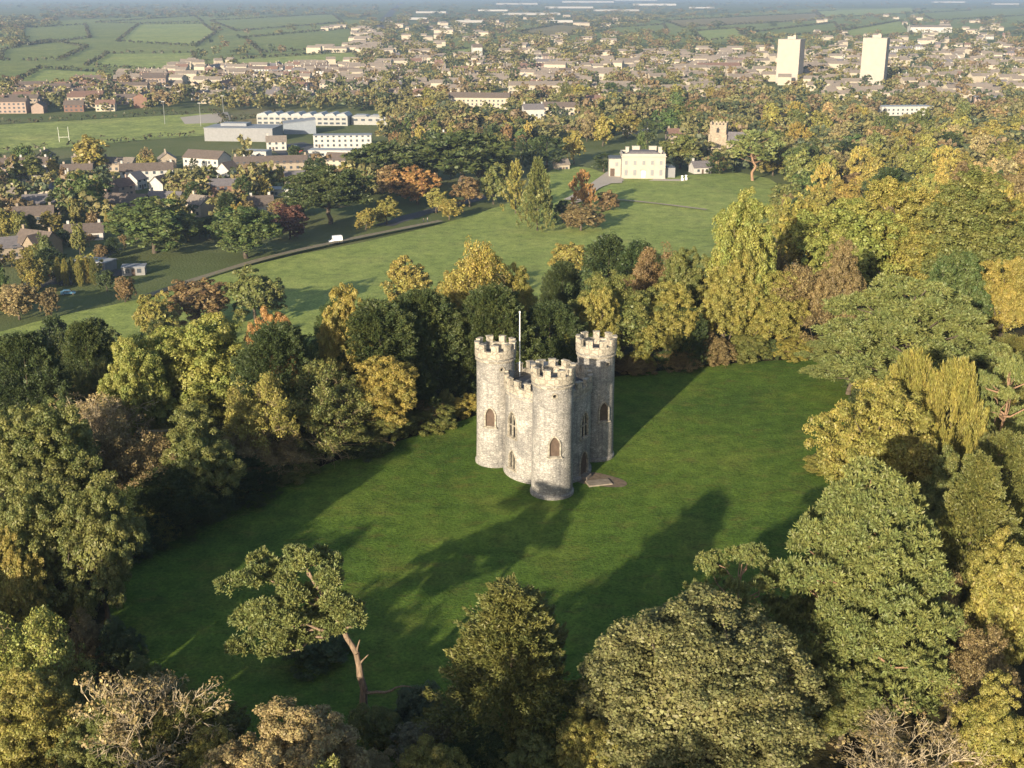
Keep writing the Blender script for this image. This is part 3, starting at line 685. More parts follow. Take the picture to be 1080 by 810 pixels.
def tree(kind, x, y, H, rad, colour, label, group=None, cat=None, var=None, jitter=.0):
    D = math.hypot(x, y); lod = 0 if D < 205 else 1 if D < 470 else 2
    if var is None: var = rnd.randrange(3)
    if kind in ('dense', 'leaning', 'column', 'shrub', 'flatpine', 'cloudpine', 'scrub'): var %= 2
    if kind in ('dense', 'leaning'): var, lod = 0, 0
    tm, cm = proto(kind, lod, var)
    r = empty(NAMES[kind], (x, y, float(T(x, y))), rnd.uniform(0, 6.28) if kind != 'leaning' else 0)
    tag(r, label, cat or ('shrub' if kind == 'shrub' else 'tree'), group)
    t = link('stem' if kind == 'shrub' else 'trunk', tm, r); c = link('leaves' if kind == 'shrub' else 'crown', cm, r)
    s = (rad / 6.0, rad / 6.0, H / 15.0) if kind != 'leaning' else (H / 15.0,) * 3
    t.scale = c.scale = s
    a, b = COL[colour]; k = 1 + jitter * rnd.uniform(-.28, .28); k2 = 1 + jitter * rnd.uniform(-.12, .12)
    c.color = (a[0] * k * k2, a[1] * k, a[2] * k, 1); c['second_tint'] = [b[0] * k * k2, b[1] * k, b[2] * k]
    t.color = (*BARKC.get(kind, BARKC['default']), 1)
    if kind in ('bare', 'scrub', 'halfbare'): c['twig_tint'] = [q * k for q in BARKC[kind]]
    PLACED.append((x, y, rad)); NT[kind] = NT.get(kind, 0) + 1
    return r
PLACED = []
def on_lawn(x, y):
    c = False; n = len(LAWN)
    for i in range(n):
        (x0, y0), (x1, y1) = LAWN[i], LAWN[(i + 1) % n]
        if (y0 > y - 1.2) != (y1 > y - 1.2) and x < (x1 - x0) * (y - 1.2 - y0) / (y1 - y0) + x0: c = not c
    return c
def row(kind, u, vtop, wpx, H, colour, label, group=None, var=None):
    x, D = solve(u, vtop, H)
    while D > 76 and on_lawn(x, D) and H > 2.5 and kind != 'dense': H *= .96; x, D = solve(u, vtop, H)   # trees root beside the lawn, not on it
    rad = wpx / 2 / FOC * math.hypot(D, CAM_H)
    return tree(kind, x, D, H, rad, colour, label, group, var=var)
# ------------------------------------------------------------------ trees one by one (kind, picture column of the top, row of the top, width, height, colours, label)
ROWS = [
 # close to the camera
 ('halfbare', 22, 600, 120, 14, 'lime', "pale half-bare tree with ivy green leaves at the lower left edge, above olive bushes"),
 ('bare', 140, 626, 170, 15, 'tan', "leafless tan tree with fanned pale twigs left of the leaning pine"),
 ('halfbare', 42, 668, 120, 11, 'yolive', "half-bare olive tree directly below the pale half-bare tree at the edge"),
 ('open', 20, 715, 110, 9, 'yolive', "olive tree filling the lower left corner"),
 ('open', 105, 738, 110, 8, 'olive', "olive leafy tree under the leafless tan fan-shaped tree"),
 ('yew', 185, 738, 120, 7, 'cyp', "dark glossy evergreen shrub-like tree between the tan bare tree and the pale yellow treetop"),
 ('open', 305, 757, 160, 10, 'tan', "pale yellow-tan treetop below the leaning pine"),
 ('open', 385, 792, 90, 6, 'tan', "small tan treetop just right of the pale yellow-tan treetop"),
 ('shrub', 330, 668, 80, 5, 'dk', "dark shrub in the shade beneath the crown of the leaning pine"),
 ('shrub', 395, 738, 60, 4.0, 'olive', "ivy-green bush around the foot of the leaning pine's trunk"),
 ('shrub', 442, 712, 52, 4.5, 'blue', "blue-green bush right of the leaning pine's trunk"),
 ('shrub', 455, 752, 95, 5, 'lav', "grey-green bush below the blue-green bush, left of the jagged cypress"),
 ('yew', 505, 775, 90, 5, 'dk', "dark evergreen bush at the foot of the jagged cypress"),
 ('cypress', 540, 617, 150, 14, 'cyp', "dark olive cypress with jagged pointed sprays standing alone below the castle lawn"),
 ('open', 622, 752, 90, 8, 'yolive', "yellow-green leafy tree between the jagged cypress and the big domed evergreen oak"),
 ('open', 560, 778, 80, 6, 'olive', "low olive tree just below the jagged cypress"),
 ('dense', 745, 636, 250, 14.5, 'holm', "big domed evergreen oak with dense bumpy crown in front of the lawn"),
 ('cloudpine', 782, 577, 105, 13, 'pine', "small bright-topped pine behind the domed evergreen oak"),
 ('shrub', 835, 690, 70, 6, 'dk', "dark green shrub in the gap between the domed evergreen oak and the broad pine"),
 ('pine', 922, 497, 178, 19, 'pine', "broad bushy pine with many upturned tufts on the right of the lawn"),
 ('scrub', 965, 748, 190, 8, 'tan', "tangle of pale bare twigs below the broad bushy pine"),
 ('bare', 1010, 655, 100, 9, 'yolive', "thin bare tree right of the foot of the broad bushy pine"),
 ('open', 1055, 720, 90, 9, 'yolive', "yellow-olive tree in the lower right corner"),
 ('open', 895, 700, 90, 7, 'olive', "olive bushy tree at the foot of the broad bushy pine"),
 ('open', 1062, 560, 85, 13, 'yolive', "yellow-tipped tree at the right edge level with the broad bushy pine"),
 ('halfbare', 1040, 630, 90, 11, 'brown', "brownish half-bare tree at the right edge below the yellow-tipped tree"),
 ('halfbare', 1003, 560, 80, 13, 'brown', "brown half-bare tree behind the right shoulder of the broad bushy pine"),
 ('yew', 1062, 455, 80, 15, 'cyp', "olive evergreen at the right edge behind the drooping cypress"),
 ('open', 1000, 470, 70, 13, 'olive', "olive tree squeezed between the golden sycamore and the drooping cypress"),
 ('shrub', 60, 600, 60, 5, 'olive', "olive bush just left of the lawn's left corner"),
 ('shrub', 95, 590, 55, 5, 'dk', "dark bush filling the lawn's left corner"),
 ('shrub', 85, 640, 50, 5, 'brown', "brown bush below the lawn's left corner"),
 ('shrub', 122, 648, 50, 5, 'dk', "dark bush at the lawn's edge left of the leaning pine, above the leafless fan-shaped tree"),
 ('shrub', 150, 690, 50, 4, 'olive', "olive bush behind the leafless tan fan-shaped tree"),
 ('open', 455, 782, 90, 7, 'yolive', "yellow-olive bushy tree at the bottom edge left of the jagged cypress"),
 ('open', 215, 770, 80, 7, 'yolive', "yellow-olive bushy tree at the bottom edge beside the dark glossy evergreen"),
 # right of the lawn
 ('open', 928, 402, 135, 17, 'yolive', "golden-olive sycamore with broad leaves at the right edge of the lawn"),
 ('open', 870, 478, 60, 9, 'yolive', "low yellow-olive tree at the lawn edge just below the golden sycamore"),
 ('cypress', 1035, 480, 100, 17, 'cyp', "cypress with drooping olive fronds right of the golden sycamore"),
 ('column', 965, 372, 70, 18, 'yolive', "pale olive feathery tree with upright plumes behind the golden sycamore"),
 ('column', 1012, 380, 70, 18, 'yolive', "second pale olive feathery tree with upright plumes, nearer the right edge"),
 ('cloudpine', 1068, 372, 80, 18, 'pine', "pine with a flat cap at the right edge above the drooping cypress"),
 ('flatpine', 968, 296, 175, 18, 'pine', "wide flat-tiered pine at the far right corner of the lawn"),
 ('flatpine', 900, 355, 95, 9, 'pine', "low spreading flat-tiered pine at the corner of the lawn under the wide flat-tiered pine"),
 ('open', 786, 197, 86, 25, 'lime', "tall bright yellow-green tree standing between meadow and castle lawn"),
 ('open', 770, 262, 70, 18, 'yolive', "yellow-green tree leaning against the front of the tall bright yellow-green tree"),
 ('open', 815, 288, 80, 15, 'yolive', "yellow-olive tree at the back edge of the lawn, left of a brown half-bare tree"),
 ('halfbare', 852, 255, 100, 17, 'brown', "large brown half-bare tree behind the lawn's far right corner"),
 ('open', 893, 252, 70, 17, 'brown', "russet brown tree between the brown half-bare tree and the green domes"),
 ('round', 905, 208, 110, 19, 'lime', "lime-olive rounded tree on the wooded slope above the brown half-bare tree"),
 ('round', 965, 198, 110, 20, 'yolive', "yellow-olive broad dome on the wooded slope, left of the tall green dome"),
 ('round', 1030, 196, 140, 21, 'olive', "largest green domed tree on the right wooded slope"),
 ('round', 1010, 262, 80, 16, 'green', "shaded green tree in front of the largest green dome"),
 ('open', 1068, 270, 70, 15, 'gold', "golden-brown tree at the right edge below the largest green dome"),
 ('round', 850, 205, 80, 18, 'yolive', "yellow-olive tree just right of the tall bright yellow-green tree"),
 ('round', 1072, 190, 60, 18, 'gold', "golden tree at the right edge beside the largest green dome"),
 ('shrub', 750, 345, 50, 6, 'brown', "brownish bush at the back edge of the lawn left of the yellow-olive tree"),
 ('shrub', 790, 348, 50, 6, 'olive', "olive bush at the back edge of the lawn"),
 ('shrub', 715, 362, 60, 6, 'brown', "brown bramble bush at the back edge of the lawn, right of the castle"),
 ('shrub', 670, 374, 50, 5, 'brown', "brown bramble bush beside the castle's right tower"),
 ('shrub', 835, 352, 50, 6, 'yolive', "yellow-olive bush at the lawn's back right corner"),
 # behind the castle
 ('open', 655, 288, 105, 17, 'olive', "olive tree behind the castle's right tower"),
 ('open', 700, 298, 80, 16, 'yolive', "yellow-olive tree right of the tree behind the castle's right tower"),
 ('yew', 722, 322, 50, 10, 'dk', "dark evergreen between the olive tree and the brown lawn-edge bushes"),
 ('halfbare', 688, 230, 75, 18, 'rust', "rusty half-bare tree at the near edge of the meadow"),
 ('open', 725, 262, 60, 15, 'olive', "olive tree right of the rusty half-bare tree"),
 ('open', 600, 250, 46, 13, 'gold', "small golden tree at the near edge of the meadow above the castle"),
 ('round', 632, 305, 50, 13, 'yolive', "yellow-green tree just left of the olive tree behind the castle"),
 ('open', 547, 338, 46, 9, 'gold', "small golden tree behind the flagpole"),
 ('open', 600, 350, 36, 8, 'lime', "small lime-yellow tree between the castle's towers, behind the keep"),
 ('yew', 580, 318, 80, 13, 'dk', "dark evergreen directly behind the castle"),
 ('yew', 520, 300, 85, 15, 'yew', "dark yew behind the castle's left tower"),
 ('halfbare', 508, 214, 96, 24, 'gold', "tall pale gold half-bare tree at the near edge of the meadow"),
 ('open', 488, 272, 60, 15, 'gold', "golden tree at the foot of the tall pale gold half-bare tree"),
 ('open', 540, 278, 60, 15, 'yolive', "yellow-olive tree right of the tall pale gold half-bare tree"),
 # left wood
 ('open', 432, 270, 56, 16, 'gold', "gold-green tree at the near edge of the meadow, alone against the grass"),
 ('yew', 445, 305, 95, 15, 'yew', "tall dark yew mass left of the castle"),
 ('yew', 398, 318, 105, 15, 'yew', "broad dark yew in the left wood below the gold-green tree"),
 ('open', 405, 370, 90, 12, 'gold', "yellow maple in front of the dark yews, left of the castle"),
 ('open', 355, 302, 66, 17, 'gold', "bright gold tree at the meadow edge of the left wood"),
 ('open', 287, 322, 62, 16, 'orange', "orange-topped tree in the left wood"),
 ('yew', 290, 340, 90, 15, 'dk', "dark evergreen in front of the orange-topped tree"),
 ('open', 265, 276, 66, 18, 'olive', "olive tree standing clear at the meadow edge of the left wood"),
 ('open', 205, 286, 80, 16, 'rust', "rusty brown tree at the meadow edge of the left wood"),
 ('round', 160, 305, 50, 15, 'yolive', "yellow-olive tree left of the rusty brown tree"),
 ('open', 205, 330, 130, 16, 'lime', "large bright yellow-green tree on top of the left wood"),
 ('open', 140, 350, 80, 15, 'lime', "yellow-green tree left of the large bright yellow-green tree"),
 ('halfbare', 330, 360, 110, 15, 'olive', "olive-brown half-bare tree in the middle of the left wood"),
 ('halfbare', 268, 365, 90, 15, 'yolive', "pale half-bare tree right of the large bright yellow-green tree"),
 ('yew', 22, 350, 85, 15, 'dk', "dark round evergreen at the left edge next to the meadow"),
 ('bare', 88, 362, 130, 15, 'tan', "leafless grey-tan tree right of the dark round evergreen"),
 ('open', 40, 425, 120, 15, 'olive', "olive tree at the left edge below the leafless grey-tan tree"),
 ('halfbare', 120, 415, 110, 14, 'brown', "brown half-bare tree below the leafless grey-tan tree"),
 ('open', 195, 432, 100, 15, 'olive', "olive tree in the front row of the left wood, facing the lawn"),
 ('halfbare', 270, 440, 100, 14, 'brown', "brown half-bare tree in the front row of the left wood"),
 ('halfbare', 345, 420, 100, 14, 'olive', "brown-olive tree in the front row of the left wood near the castle"),
 ('open', 400, 425, 70, 11, 'olive', "olive tree at the lawn edge left of the castle"),
 ('shrub', 455, 425, 60, 6, 'olive', "olive bush at the lawn edge, nearest the castle's left tower"),
 ('shrub', 492, 412, 36, 5, 'gold', "yellow-tinged bush touching the castle's left tower"),
 ('open', 28, 500, 110, 14, 'olive', "olive leafy tree at the left edge above the pale half-bare tree"),
 ('open', 95, 500, 90, 14, 'olive', "shaded olive tree between the left corner of the lawn and the left edge"),
 ('open', 10, 560, 60, 11, 'gold', "golden tree half cut by the left edge"),
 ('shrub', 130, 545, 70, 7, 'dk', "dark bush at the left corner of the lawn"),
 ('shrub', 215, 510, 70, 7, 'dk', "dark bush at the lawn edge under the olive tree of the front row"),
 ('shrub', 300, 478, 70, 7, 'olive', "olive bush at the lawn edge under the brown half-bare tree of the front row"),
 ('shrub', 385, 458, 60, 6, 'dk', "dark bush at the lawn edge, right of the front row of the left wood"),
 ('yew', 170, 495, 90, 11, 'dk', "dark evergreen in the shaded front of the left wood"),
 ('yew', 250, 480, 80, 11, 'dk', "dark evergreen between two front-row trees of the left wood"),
 # park trees by the meadow
 ('round', 157, 206, 98, 20, 'green', "wide green oak left of the other green oak by the park road"),
 ('round', 256, 213, 84, 19, 'green', "rounded green oak at the upper edge of the meadow"),
 ('round', 303, 212, 45, 14, 'maroon', "dark red beech right of the rounded green oak"),
 ('flatpine', 345, 176, 86, 22, 'yew', "dark spreading cedar behind the white van"),
 ('round', 385, 218, 23, 9, 'gold', "small egg-shaped golden tree on the meadow's upper edge"),
 ('round', 407, 207, 34, 11, 'yolive', "pale olive tree right of the small egg-shaped golden tree"),
 ('round', 440, 178, 44, 15, 'orange', "orange tree above the bend of the park path"),
 ('round', 410, 175, 40, 15, 'rust', "rusty tree left of the orange tree above the bend of the park path"),
 ('open', 460, 196, 30, 11, 'yolive', "pale olive tree below the orange tree, beside the path"),
 ('round', 474, 208, 27, 9, 'gold', "small golden tree beside the path, right of the pale olive tree"),
 ('round', 495, 188, 34, 12, 'rust', "pinkish brown tree between the path and the two tall pointed trees"),
 ('flatpine', 485, 140, 96, 24, 'yew', "large dark cedar with flat tiers behind the pinkish brown tree"),
 ('flatpine', 400, 152, 70, 20, 'yew', "dark cedar left of the large flat-tiered cedar"),
 ('round', 521, 173, 32, 17, 'olive', "olive rounded tree left of the two tall pointed trees"),
 ('cypress', 544, 168, 24, 22, 'yolive', "yellow-olive conical tree, thinner of the two tall pointed trees on the meadow"),
 ('cypress', 567, 167, 32, 27, 'olive', "tall olive conical tree, the biggest of the pointed trees on the meadow"),
 ('column', 615, 181, 25, 17, 'orange', "orange-topped columnar tree at the head of the long meadow shadow"),
 ('round', 614, 213, 50, 11, 'brown', "dark brown clump under the orange-topped columnar tree"),
 ('round', 642, 202, 28, 8, 'rust', "rust coloured small tree right of the orange-topped columnar tree"),
 ('yew', 595, 212, 22, 9, 'dk', "small dark evergreen left of the dark brown clump"),
 ('round', 606, 138, 22, 17, 'gold', "golden upright tree left of the mansion's drive"),
 ('yew', 577, 143, 42, 17, 'dk', "dark evergreen mass left of the golden upright tree"),
 ('yew', 637, 162, 26, 9, 'dk', "clipped dark evergreen at the mansion's left side"),
 ('round', 719, 142, 42, 17, 'olive', "domed olive tree close to the mansion's right side"),
 ('cypress', 677, 139, 15, 20, 'green', "pointed green conifer behind the mansion roof"),
 ('cloudpine', 798, 140, 58, 23, 'pine', "tall pine with bare visible trunk at the meadow's far right end"),
 ('round', 832, 195, 40, 13, 'olive', "olive tree at the meadow's far right end, in front of the tall pine"),
 ('yew', 760, 160, 26, 11, 'dk', "dark evergreen at the foot of the church tower"),
 ('round', 15, 296, 50, 11, 'tan', "tan tree at the left edge beside the parked cars"),
 ('round', 50, 302, 24, 9, 'brown', "small brown tree at the upper left edge of the meadow"),
 ('round', 130, 289, 24, 9, 'rust', "small rusty tree at the end of the poplar row"),
 ('round', 33, 281, 24, 9, 'gold', "small golden tree among the parked cars"),
 ('round', 110, 283, 20, 7, 'dk', "dark round bush right of the poplar row"),
 ('round', 87, 184, 44, 18, 'green', "tall dark green tree among the houses, above the poplar row"),
 ('round', 107, 213, 9, 6, 'lime', "tiny lime-yellow tree beside the tall dark green tree among the houses"),
 ('round', 92, 146, 40, 17, 'gold', "gold-olive tree beside the sports field, nearest the rugby posts"),
 ('round', 32, 165, 34, 12, 'olive', "olive tree at the near edge of the sports field, below the rugby posts"),
]
x, D = hit(389, 766)
tree('leaning', x, D, 14.6, 6, 'pine', "leaning pine with bare orange trunk and cloud-like crown at the lower left of the lawn")
for r in ROWS: row(*r)
for x, y, H, rad, k, c in ((-58, 66, 12, 5, 'round', 'olive'), (-64, 74, 14, 6, 'round', 'green'), (-53, 84, 12, 5, 'round', 'olive'), (-42, 62, 13, 4.5, 'round', 'green'), (-46, 70, 13, 4.5, 'round', 'olive'), (-37, 42, 10, 4.5, 'round', 'green'), (-28.5, 43, 14, 4, 'round', 'olive'), (-15.5, 43, 17, 4, 'round', 'green'), (-7.5, 43, 16, 4.2, 'round', 'olive'), (1, 43, 11, 4, 'round', 'olive'), (11, 42, 9, 4, 'round', 'green'), (-27, 32, 14, 5.5, 'round', 'olive'), (-14, 31, 15, 6, 'round', 'green'), (-2, 32, 15, 5.5, 'round', 'olive')):
    tree(k, x, y, H, rad, c, "tree of the wood that closes the near side of the castle lawn", "trees on the near side of the lawn")
for u in (60, 67, 75, 82, 90, 97):
    row('column', u, 273 + rnd.uniform(-1, 2), 8, 8.5, rnd.choice(('gold', 'yolive', 'cyp')), "slim golden poplar in the short row behind the parked cars", "poplars in a row behind the parked cars")
# brambles and bushes that skirt the lawn
for i in range(0, len(LAWN)):
    a, b = Vector(LAWN[i]), Vector(LAWN[(i + 1) % len(LAWN)]); m = max(1, int((b - a).length / 3.0))
    for k in range(m):
        q = a.lerp(b, (k + rnd.random() * .6) / m); nrm = Vector(((b - a).y, -(b - a).x)).normalized()
        if (q + nrm - Vector((2, 115))).length < (q - Vector((2, 115))).length: nrm = -nrm
        q = q + nrm * rnd.uniform(.8, 2.6)
        if q.y < 92 or (q.x > 30 and q.y < 140): continue
        r_ = rnd.uniform(1.4, 2.5)
        tree('shrub', q.x, q.y, rnd.uniform(2.2, 4.6), r_, rnd.choice(('brown', 'olive', 'brown', 'dk', 'yolive')), "low bramble bush in the ragged belt around the back of the castle lawn", "brambles around the castle lawn", jitter=1)
        PLACED[-1] = (q.x, q.y, .5)
# trees that fill the woods: scattered over the ground, clear of lawn, meadow, fields, roads and the trees above
def inside(p, poly):
    x, y = p; c = False; n = len(poly)
    for i in range(n):
        x0, y0 = poly[i]; x1, y1 = poly[(i + 1) % n]
        if (y0 > y) != (y1 > y) and x < (x1 - x0) * (y - y0) / (y1 - y0) + x0: c = not c
    return c
CLEAR = [LAWN, MEADOW] + FIELD_POLYS
KEEP = []                                        # (x, y, radius) kept free for buildings
HOUSE_SPOTS = []
def free(x, y, r, k=.8):
    if any(inside((x, y), P) for P in CLEAR): return False
    if any((x - a) ** 2 + (y - b) ** 2 < (r + c) ** 2 for a, b, c in KEEP): return False
    return all((x - a) ** 2 + (y - b) ** 2 > ((r + c) * k) ** 2 for a, b, c in PLACED)
# ------------------------------------------------------------------ buildings
def spot(u, v, r=6):
    x, D = hit(u, v); KEEP.append((x, D, r)); return x, D
WALLC = {'white': (.37, .355, .33), 'cream': (.34, .295, .23), 'pink': (.27, .205, .17), 'brick': (.17, .10, .075), 'grey': (.20, .195, .19), 'stone': (.22, .175, .125), 'buff': (.26, .215, .165)}
def gable_shell(w_, d, h, rh, over=.35, both=False):
    m = MB(); pts = [(-d / 2, -.8), (d / 2, -.8), (d / 2, h), (0, h + rh), (-d / 2, h)]
    m.prism(pts, -w_ / 2, w_ / 2); 
    for v in m.bm.verts: v.co = (v.co.y, -v.co.x, v.co.z)
    return m
def roof_slab(w_, d, h, rh, over=.4, th=.22, mi=0):
    m = MB(); s = rh / (d / 2); e = d / 2 + over
    pts = [(-e, h - over * s + .03), (0, h + rh + .03), (e, h - over * s + .03), (e, h - over * s + .03 + th), (0, h + rh + .03 + th), (-e, h - over * s + .03 + th)]
    m.prism(pts, -w_ / 2 - over, w_ / 2 + over, mi)
    for v in m.bm.verts: v.co = (v.co.y, -v.co.x, v.co.z)
    return m
HM = {}
def small_house_mesh(kind, ri):                  # far house: walls, pitched roof, chimneys and windows in one mesh
    if (kind, ri) in HM: return HM[(kind, ri)]
    w_, d, h, rh = {'semi': (14, 8.5, 5.2, 2.8), 'detached': (9.5, 8.5, 5.2, 3), 'terrace': (32, 8.5, 5.3, 2.6), 'bungalow': (13, 8.5, 2.9, 2.5), 'flats': (24, 10, 8.4, 2.4)}[kind]
    m = gable_shell(w_, d, h, rh); r = roof_slab(w_, d, h, rh, mi=1); me = r.mesh("t", WALLM); m.bm.from_mesh(me); bpy.data.meshes.remove(me)
    for x in ((-w_ / 2 + 1.2, w_ / 2 - 1.2) if kind != 'terrace' else [-14 + 7 * k for k in range(5)]): m.box((x, .6, h + rh + .5), (.9, .7, 1.6), 0)
    nx = max(2, int(w_ / 3.4)); fl = [1.4] if kind == 'bungalow' else [1.4, 4.0] if kind != 'flats' else [1.4, 4.1, 6.8]
    for k in range(nx):
        x = -w_ / 2 + w_ * (k + .5) / nx
        for z in fl:
            for sy in (-1, 1): m.box((x, sy * (d / 2 + .01), z), (1.5, .12, 1.25), 2)
    HM[(kind, ri)] = m.mesh("house", [WALLM, ROOFS[ri], GLASS]); return HM[(kind, ri)]
def small_house(x, y, rz, kind, ri, wall, label, group):
    o = link("house", small_house_mesh(kind, ri), None, (x, y, float(T(x, y))), rz); c = WALLC[wall]; k = rnd.uniform(.85, 1.1)
    o.color = (*[min(.8, q * k) for q in c], 1); tag(o, label, "house", group); HOUSES.append(o); return o
HOUSES = []
def house(u, v, w_, d, h, rh, ri, wall, rz, label, name="house", cat="house", chim=1, floors=2, wing=False, flat=False, group=None):
    x, y = spot(u, v, max(w_, d) * .55); root = empty(name, (x, y, float(T(x, y))), R(rz)); tag(root, label, cat, group); c = (*WALLC[wall], 1)
    if 150 < v < 235: KEEP.append((*hit(u, v + 7), w_ * .5)); KEEP.append((*hit(u, v + 14), w_ * .4))
    if flat:
        o = MB().box((0, 0, h / 2 - .4), (w_, d, h + .8)).build("wall", WALLM, root); o.color = c
        MB().box((0, 0, h + .14), (w_ + .5, d + .5, .3)).build("roof", ri if not isinstance(ri, int) else ROOFS[ri], root)
    else:
        m = gable_shell(w_, d, h, rh)
        o = m.build("wall", WALLM, root); o.color = c
        rf = roof_slab(w_, d, h, rh).build("roof", ri if not isinstance(ri, int) else ROOFS[ri], root)
        for k in range(chim):
            cx = (-w_ / 2 + .8) if k == 0 else (w_ / 2 - .8) if k == 1 else 0
            ch = MB().box((cx, .3, h + rh + .4), (.95, .75, 2.0)).box((cx, .3, h + rh + 1.45), (1.1, .9, .14)).build("chimney", WALLM, rf); ch.color = c
        if wing:
            m = gable_shell(d * .8, w_ * .42, h * .98, rh * .9)
            for q in m.bm.verts: q.co = (q.co.y + w_ * .2, -q.co.x - d * .42, q.co.z)
            o = m.build("wing", WALLM, root); o.color = c
            m = roof_slab(d * .8, w_ * .42, h * .98, rh * .9)
            for q in m.bm.verts: q.co = (q.co.y + w_ * .2, -q.co.x - d * .42, q.co.z)
            m.build("wing_roof", ROOFS[ri], root)
    nx = max(2, min(14, int(w_ / 3.2))); fz = [1.5 + 2.6 * k for k in range(floors)]
    wm = MB().box((0, 0, 0), (1.25, .14, 1.3)).mesh("window", GLASS); off = w_ * .2 if wing else None
    for k in range(nx):
        xx = -w_ / 2 + w_ * (k + .5) / nx
        if wing and abs(xx - w_ * .2) < w_ * .22: continue
        for z in fz: link("window", wm, root, (xx, -d / 2 - .01, z))
    if wing:
        for z in fz: link("window", wm, root, (w_ * .2, -d * .82 - .01, z))
    link("door", MB().box((0, 0, 0), (1.0, .16, 2.1)).mesh("door", WOOD), root, (-w_ / 2 + w_ / nx, -d / 2 - .012, 1.05) if floors < 2 and False else (-w_ / 2 + w_ * 1.0 / nx, -d / 2 - .012, 1.05))
    return root
house(42, 271, 13.5, 8, 5.4, 3.6, 0, 'stone', -25, "old stone house with gabled wing and tall chimneys at the left, beside the parked cars", chim=2, wing=True)
house(8, 272, 9, 7, 4.2, 2.8, 2, 'buff', 30, "stone cottage with grey roof and tall chimney at the left edge", chim=1)
house(101, 284, 12, 6, 3, .6, SHEDROOF, 'grey', -18, "low shed with pale metal roof behind the poplar row", "shed", "shed", 0, 1, flat=True)
house(142, 289, 7, 4.5, 2.6, .5, GREYROOF, 'grey', 10, "small grey flat-roofed shed under the wide green oak", "shed", "shed", 0, 1, flat=True)
house(32, 191, 16, 8, 3.4, 2.8, 0, 'white', 8, "long low white house with brown roof near the left edge, below the sports field", chim=1, floors=1)
house(127, 180, 16, 8, 4.0, 2.6, 3, 'buff', -8, "tan-roofed house left of the long white terrace", chim=1)
house(156, 190, 24, 9, 5.2, 2.8, 0, 'white', 14, "long white terrace with brown roof above the tall dark green tree", "terrace", "terrace", 2)
house(144, 199, 7, 7, 4.6, 3, 2, 'white', 70, "white gable-ended house in front of the long white terrace", chim=0)
house(219, 178, 21, 11, 6, 3.2, 0, 'white', -22, "large white hall with brown pitched roof below the grey sports hall", "hall", "hall", 0)
house(241, 189, 8, 7, 5, 3.2, 0, 'white', 65, "white gabled house right of the large white hall", chim=0)
house(235, 207, 13, 8, 5.2, 2.4, 2, 'brick', 12, "brick house with dark grey roof below the white gabled house", chim=2)
house(212, 227, 8, 8, 5, 3, 3, 'cream', -30, "cream house with tan roof above the rounded green oak", chim=1)
house(129, 207, 9, 7, 4.8, 2.8, 1, 'pink', 60, "pink-walled twin-gabled house above the wide green oak", chim=2)
house(170, 203, 8, 7, 4.5, 3, 0, 'white', 75, "white gabled house left of the cream house", chim=0)
house(133, 219, 19, 9, 2.8, 3, 0, 'pink', -12, "long bungalow with purple-brown roof behind the wide green oak", "bungalow", "bungalow", 1, 1)
house(176, 216, 14, 8, 3, 2.6, 2, 'grey', -8, "grey-roofed bungalow between the two green oaks", "bungalow", "bungalow", 1, 1)
house(362, 155, 33, 9, 7, .4, GREYROOF, 'white', 4, "three-storey white block of flats with dark windows beside the school", "flats", "flats", 0, 3, flat=True)
house(362, 165, 36, 10, 3.6, .4, SHEDROOF, 'white', -5, "long low white building with pale flat roof in front of the block of flats", "long_building", "building", 0, 1, flat=True)
house(372, 177, 26, 10, 4.4, 3, 0, 'cream', -12, "long brown-roofed building with cream gable above the dark spreading cedar", "long_building", "building", 0)
house(412, 172, 22, 10, 4.2, 2.4, 3, 'grey', 10, "tan-roofed building right of the long brown-roofed building", "long_building", "building", 0)
house(292, 158, 11, 8, 5, 2.8, 3, 'white', 10, "white house below the grey-blue hall of the school", chim=1)
house(272, 166, 13, 9, 3.6, .4, SHEDROOF, 'white', -10, "white flat-roofed annex left of the white house", "annex", "building", 0, 1, flat=True)
house(286, 179, 36, 9, 4, 2.8, 0, 'buff', 12, "very long brown-roofed range below the car park", "long_building", "building", 2)
house(298, 206, 13, 8, 3, .4, SHEDROOF, 'white', -6, "low white flat-roofed house behind the dark red beech", chim=0, floors=1, flat=True)
house(480, 155, 15, 9, 5, 3.2, 1, 'white', -8, "white house with bright red roof above the large flat-tiered cedar", chim=1)
house(592, 180, 6.5, 6, 3.4, 2.2, 3, 'cream', 20, "tiny cream lodge beside the golden upright tree", "lodge", "lodge", 0, 1)
house(738, 182, 9, 7, 3, 2.6, 2, 'white', 15, "grey-roofed white cottage between the mansion and the church", chim=1, floors=1)
house(670, 141, 16, 8, 5, 2.6, 2, 'white', -5, "white house half hidden behind the mansion", chim=1)
house(712, 150, 10, 8, 5, 3, 1, 'buff', 12, "red-roofed house in the trees behind the mansion's right side", chim=1)
house(953, 121, 38, 12, 6.2, .4, SHEDROOF, 'white', 5, "long white flat-roofed building in the trees below the right tower block", "long_building", "building", 0, flat=True)
house(1042, 113, 22, 12, 8, .4, GREYROOF, 'pink', -15, "pink brick block with white top at the right edge of the valley wood", "flats", "flats", 0, 3, flat=True)
house(757, 76, 48, 11, 7, 3, 1, 'cream', 6, "long cream and red terrace left of the left tower block", "terrace", "terrace", 3, 3)
house(506, 115, 46, 11, 9, 3.2, 0, 'cream', -6, "long cream crescent of tall gabled houses in the middle of the town", "terrace", "terrace", 3, 3)
house(562, 127, 14, 10, 8, 3.2, 2, 'white', 10, "tall white villa right of the cream crescent", chim=2)
house(592, 121, 26, 10, 6, 3, 0, 'cream', -8, "cream terrace right of the tall white villa", "terrace", "terrace", 2)
house(566, 98, 50, 11, 7, 3, 3, 'cream', 4, "long pale terrace behind the cream crescent", "terrace", "terrace", 3)
